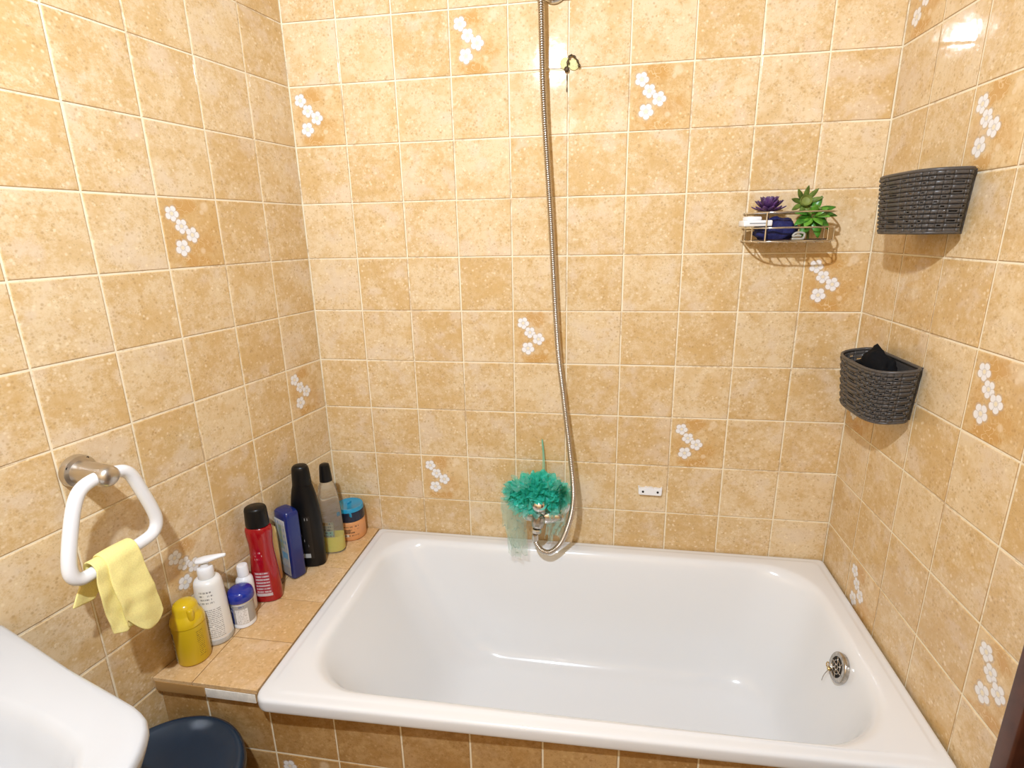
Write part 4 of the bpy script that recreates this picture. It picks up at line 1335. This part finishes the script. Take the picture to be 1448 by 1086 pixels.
# ------------------------------------------------------------------ rattan-look suction baskets
def basket(label, yc, hw, dep, z1, z0, taper, tilt, seed):
    """D-shaped wall basket; the flat side lies on the right wall"""
    t = thing('storage_basket', label, 'basket', (1.494, yc, Z0 + z0), 0, None)
    Ht = z1 - z0
    # woven wall: rows of overlapping bands pressed in and out, with small gaps
    NA, NR = 100, 13
    rs = random.Random(seed)

    def wall_pt(u, v, h):
        k = taper + (1 - taper) * v
        ext, x0 = 0.45, -0.022
        a = -ext + (PI + 2 * ext) * u
        c, s = math.cos(a), math.sin(a)
        if s >= 0:
            e = 0.62
            y = (hw * k + h) * math.copysign(abs(c) ** e, c)
            x = x0 - (dep * k + x0 + h) * abs(s) ** e
        else:
            q = min(1, -s / math.sin(ext)) * PI / 2
            y = math.copysign(hw * k + h - 0.022 * (1 - math.cos(q)), c)
            x = x0 + 0.0195 * math.sin(q)
        return Vector((x, y, 0.004 + v * (Ht - 0.010) + tilt * (-x / dep)))

    bm = bmesh.new()
    # continuous thin inner sheet with holes left open
    cols = 21
    holes = set()
    for r in range(NR):
        for c in range(cols):
            if (c + r) % 2 == 0 and 1 <= c < cols - 1 and 0 < r < NR - 1 and rs.random() < 0.8:
                holes.add((c, r))
    sub = 6
    for r in range(NR):
        v0, v1 = r / NR, (r + 1) / NR
        for c in range(cols):
            ph = 1 if (c + r) % 2 else -1
            hole = (c, r) in holes
            hs = [i / sub for i in range(sub + 1)]
            rows = []
            for vv, edge in ((v0, 0), (v0 + (v1 - v0) * 0.25, 1), (v0 + (v1 - v0) * 0.75, 1), (v1, 0)):
                row = []
                for q in hs:
                    bulge = math.sin(q * PI) * 0.0026 * (1 if ph > 0 else 0.15)
                    row.append(bm.verts.new(wall_pt((c + q) / cols, vv, (0.0012 * edge + bulge * (0.35 + 0.65 * edge)))))
                rows.append(row)
            for a_, b_ in zip(rows, rows[1:]):
                for i in range(sub):
                    if hole and a_ is rows[1] and 1 <= i < sub - 2:
                        continue
                    bm.faces.new((a_[i], a_[i + 1], b_[i + 1], b_[i]))
    wv = from_bm('woven_wall', bm, M_BASKET, t, True, 50)
    md = wv.modifiers.new('thick', 'SOLIDIFY')
    md.thickness = 0.0022
    md.offset = -1
    # back plate, floor, rolled rim and foot
    bm = bmesh.new()
    prof = [(-hw * taper + 0.02, 0.001), (hw * taper - 0.02, 0.001), (hw - 0.02, Ht - 0.004), (-hw + 0.02, Ht - 0.004)]
    add_rings(bm, [[Vector((x, y, z)) for y, z in prof] for x in (0.0065, -0.0025)])
    from_bm('back_plate', bm, M_BASKET, t, False)
    bm = bmesh.new()
    fpts = [wall_pt(i / 40, 0, -0.001) for i in range(41)]
    lo = [Vector((p.x, p.y, p.z - 0.003)) for p in fpts]
    add_rings(bm, [lo, fpts])
    from_bm('basket_floor', bm, M_BASKET, t, False)
    rim = [wall_pt(i / 60, 1.0, 0.0) + Vector((0, 0, 0.0015)) for i in range(61)]
    bm = bmesh.new()
    add_tube(bm, rim + [Vector((-0.002, rim[-1].y + (rim[0].y - rim[-1].y) * i / 12, rim[-1].z)) for i in range(1, 12)], 0.0034, 8, True)
    from_bm('rim', bm, M_BASKET, t)
    tube('foot_rim', [wall_pt(i / 60, 0.0, 0.0005) for i in range(61)], 0.0026, M_BASKET, t, 8)
    return t


basket('charcoal rattan basket high on the right wall, level with the caddy', -0.268, 0.104, 0.088, 0.9115, 0.794, 0.90, 0.0, 3)
b2 = basket('charcoal rattan basket lower on the right wall holding a black cloth', -0.212, 0.112, 0.088, 0.534, 0.411, 0.88, -0.012, 8)
# black cloth in the lower basket
bm = bmesh.new()
bmesh.ops.create_icosphere(bm, subdivisions=4, radius=1)
for v in bm.verts:
    n = 1 + 0.3 * noise.noise(v.co * 1.9 + Vector((7, 2, 1))) + 0.12 * noise.noise(v.co * 5)
    pk = 0.022 * math.exp(-((v.co.y - 0.25) ** 2 + (v.co.x - 0.35) ** 2) * 2.6) if v.co.z > 0 else 0
    v.co = Vector((v.co.x * 0.028 * n, v.co.y * 0.068 * n, v.co.z * 0.044 * n + pk))
bc = from_bm('black_cloth', bm, plain('black_fabric', (0.006, 0.006, 0.007), 0.9, spec=0.15, bumpy=0.5, bscale=200))
bc.location = (1.4535, -0.216, Z0 + 0.492)
tag(bc, 'black cloth stuffed into the lower basket', 'cloth')

# ------------------------------------------------------------------ light, camera, view
lamp = bpy.data.lights.new('ceiling_lamp', 'SPOT')     # a bulb in an opaque ceiling fitting, open downwards
lamp.spot_size = math.radians(174)
lamp.spot_blend = 0.06
lamp.energy = 112
lamp.color = (0.86, 0.975, 1.13)
lamp.shadow_soft_size = 0.028
lo = bpy.data.objects.new('ceiling_lamp', lamp)
lo.location = (0.57, -1.56, 2.29)
COL.objects.link(lo)

w = bpy.data.worlds.new('world')
S.world = w
w.use_nodes = True
w.node_tree.nodes['Background'].inputs[0].default_value = (0.9, 0.95, 1, 1)
w.node_tree.nodes['Background'].inputs[1].default_value = 0.05

cam = bpy.data.cameras.new('camera')
cam.sensor_width = 36
cam.lens = 765.831807 / 1448 * 36
cam.clip_start = 0.02
co = bpy.data.objects.new('camera', cam)
co.location = (0.843854171, -1.50249611, 0.812978923 + Z0)
co.rotation_euler = (1.29816434, 0.0188193426, 0.160127616)
COL.objects.link(co)
S.camera = co

vs = S.view_settings
vs.view_transform = 'Standard'
vs.look = 'None'
vs.exposure = 0.0
vs.gamma = 1.0
vs.use_curve_mapping = False
S.cycles.use_denoising = True
S.cycles.sample_clamp_indirect = 40
S.cycles.max_bounces = 10
S.cycles.transparent_max_bounces = 32
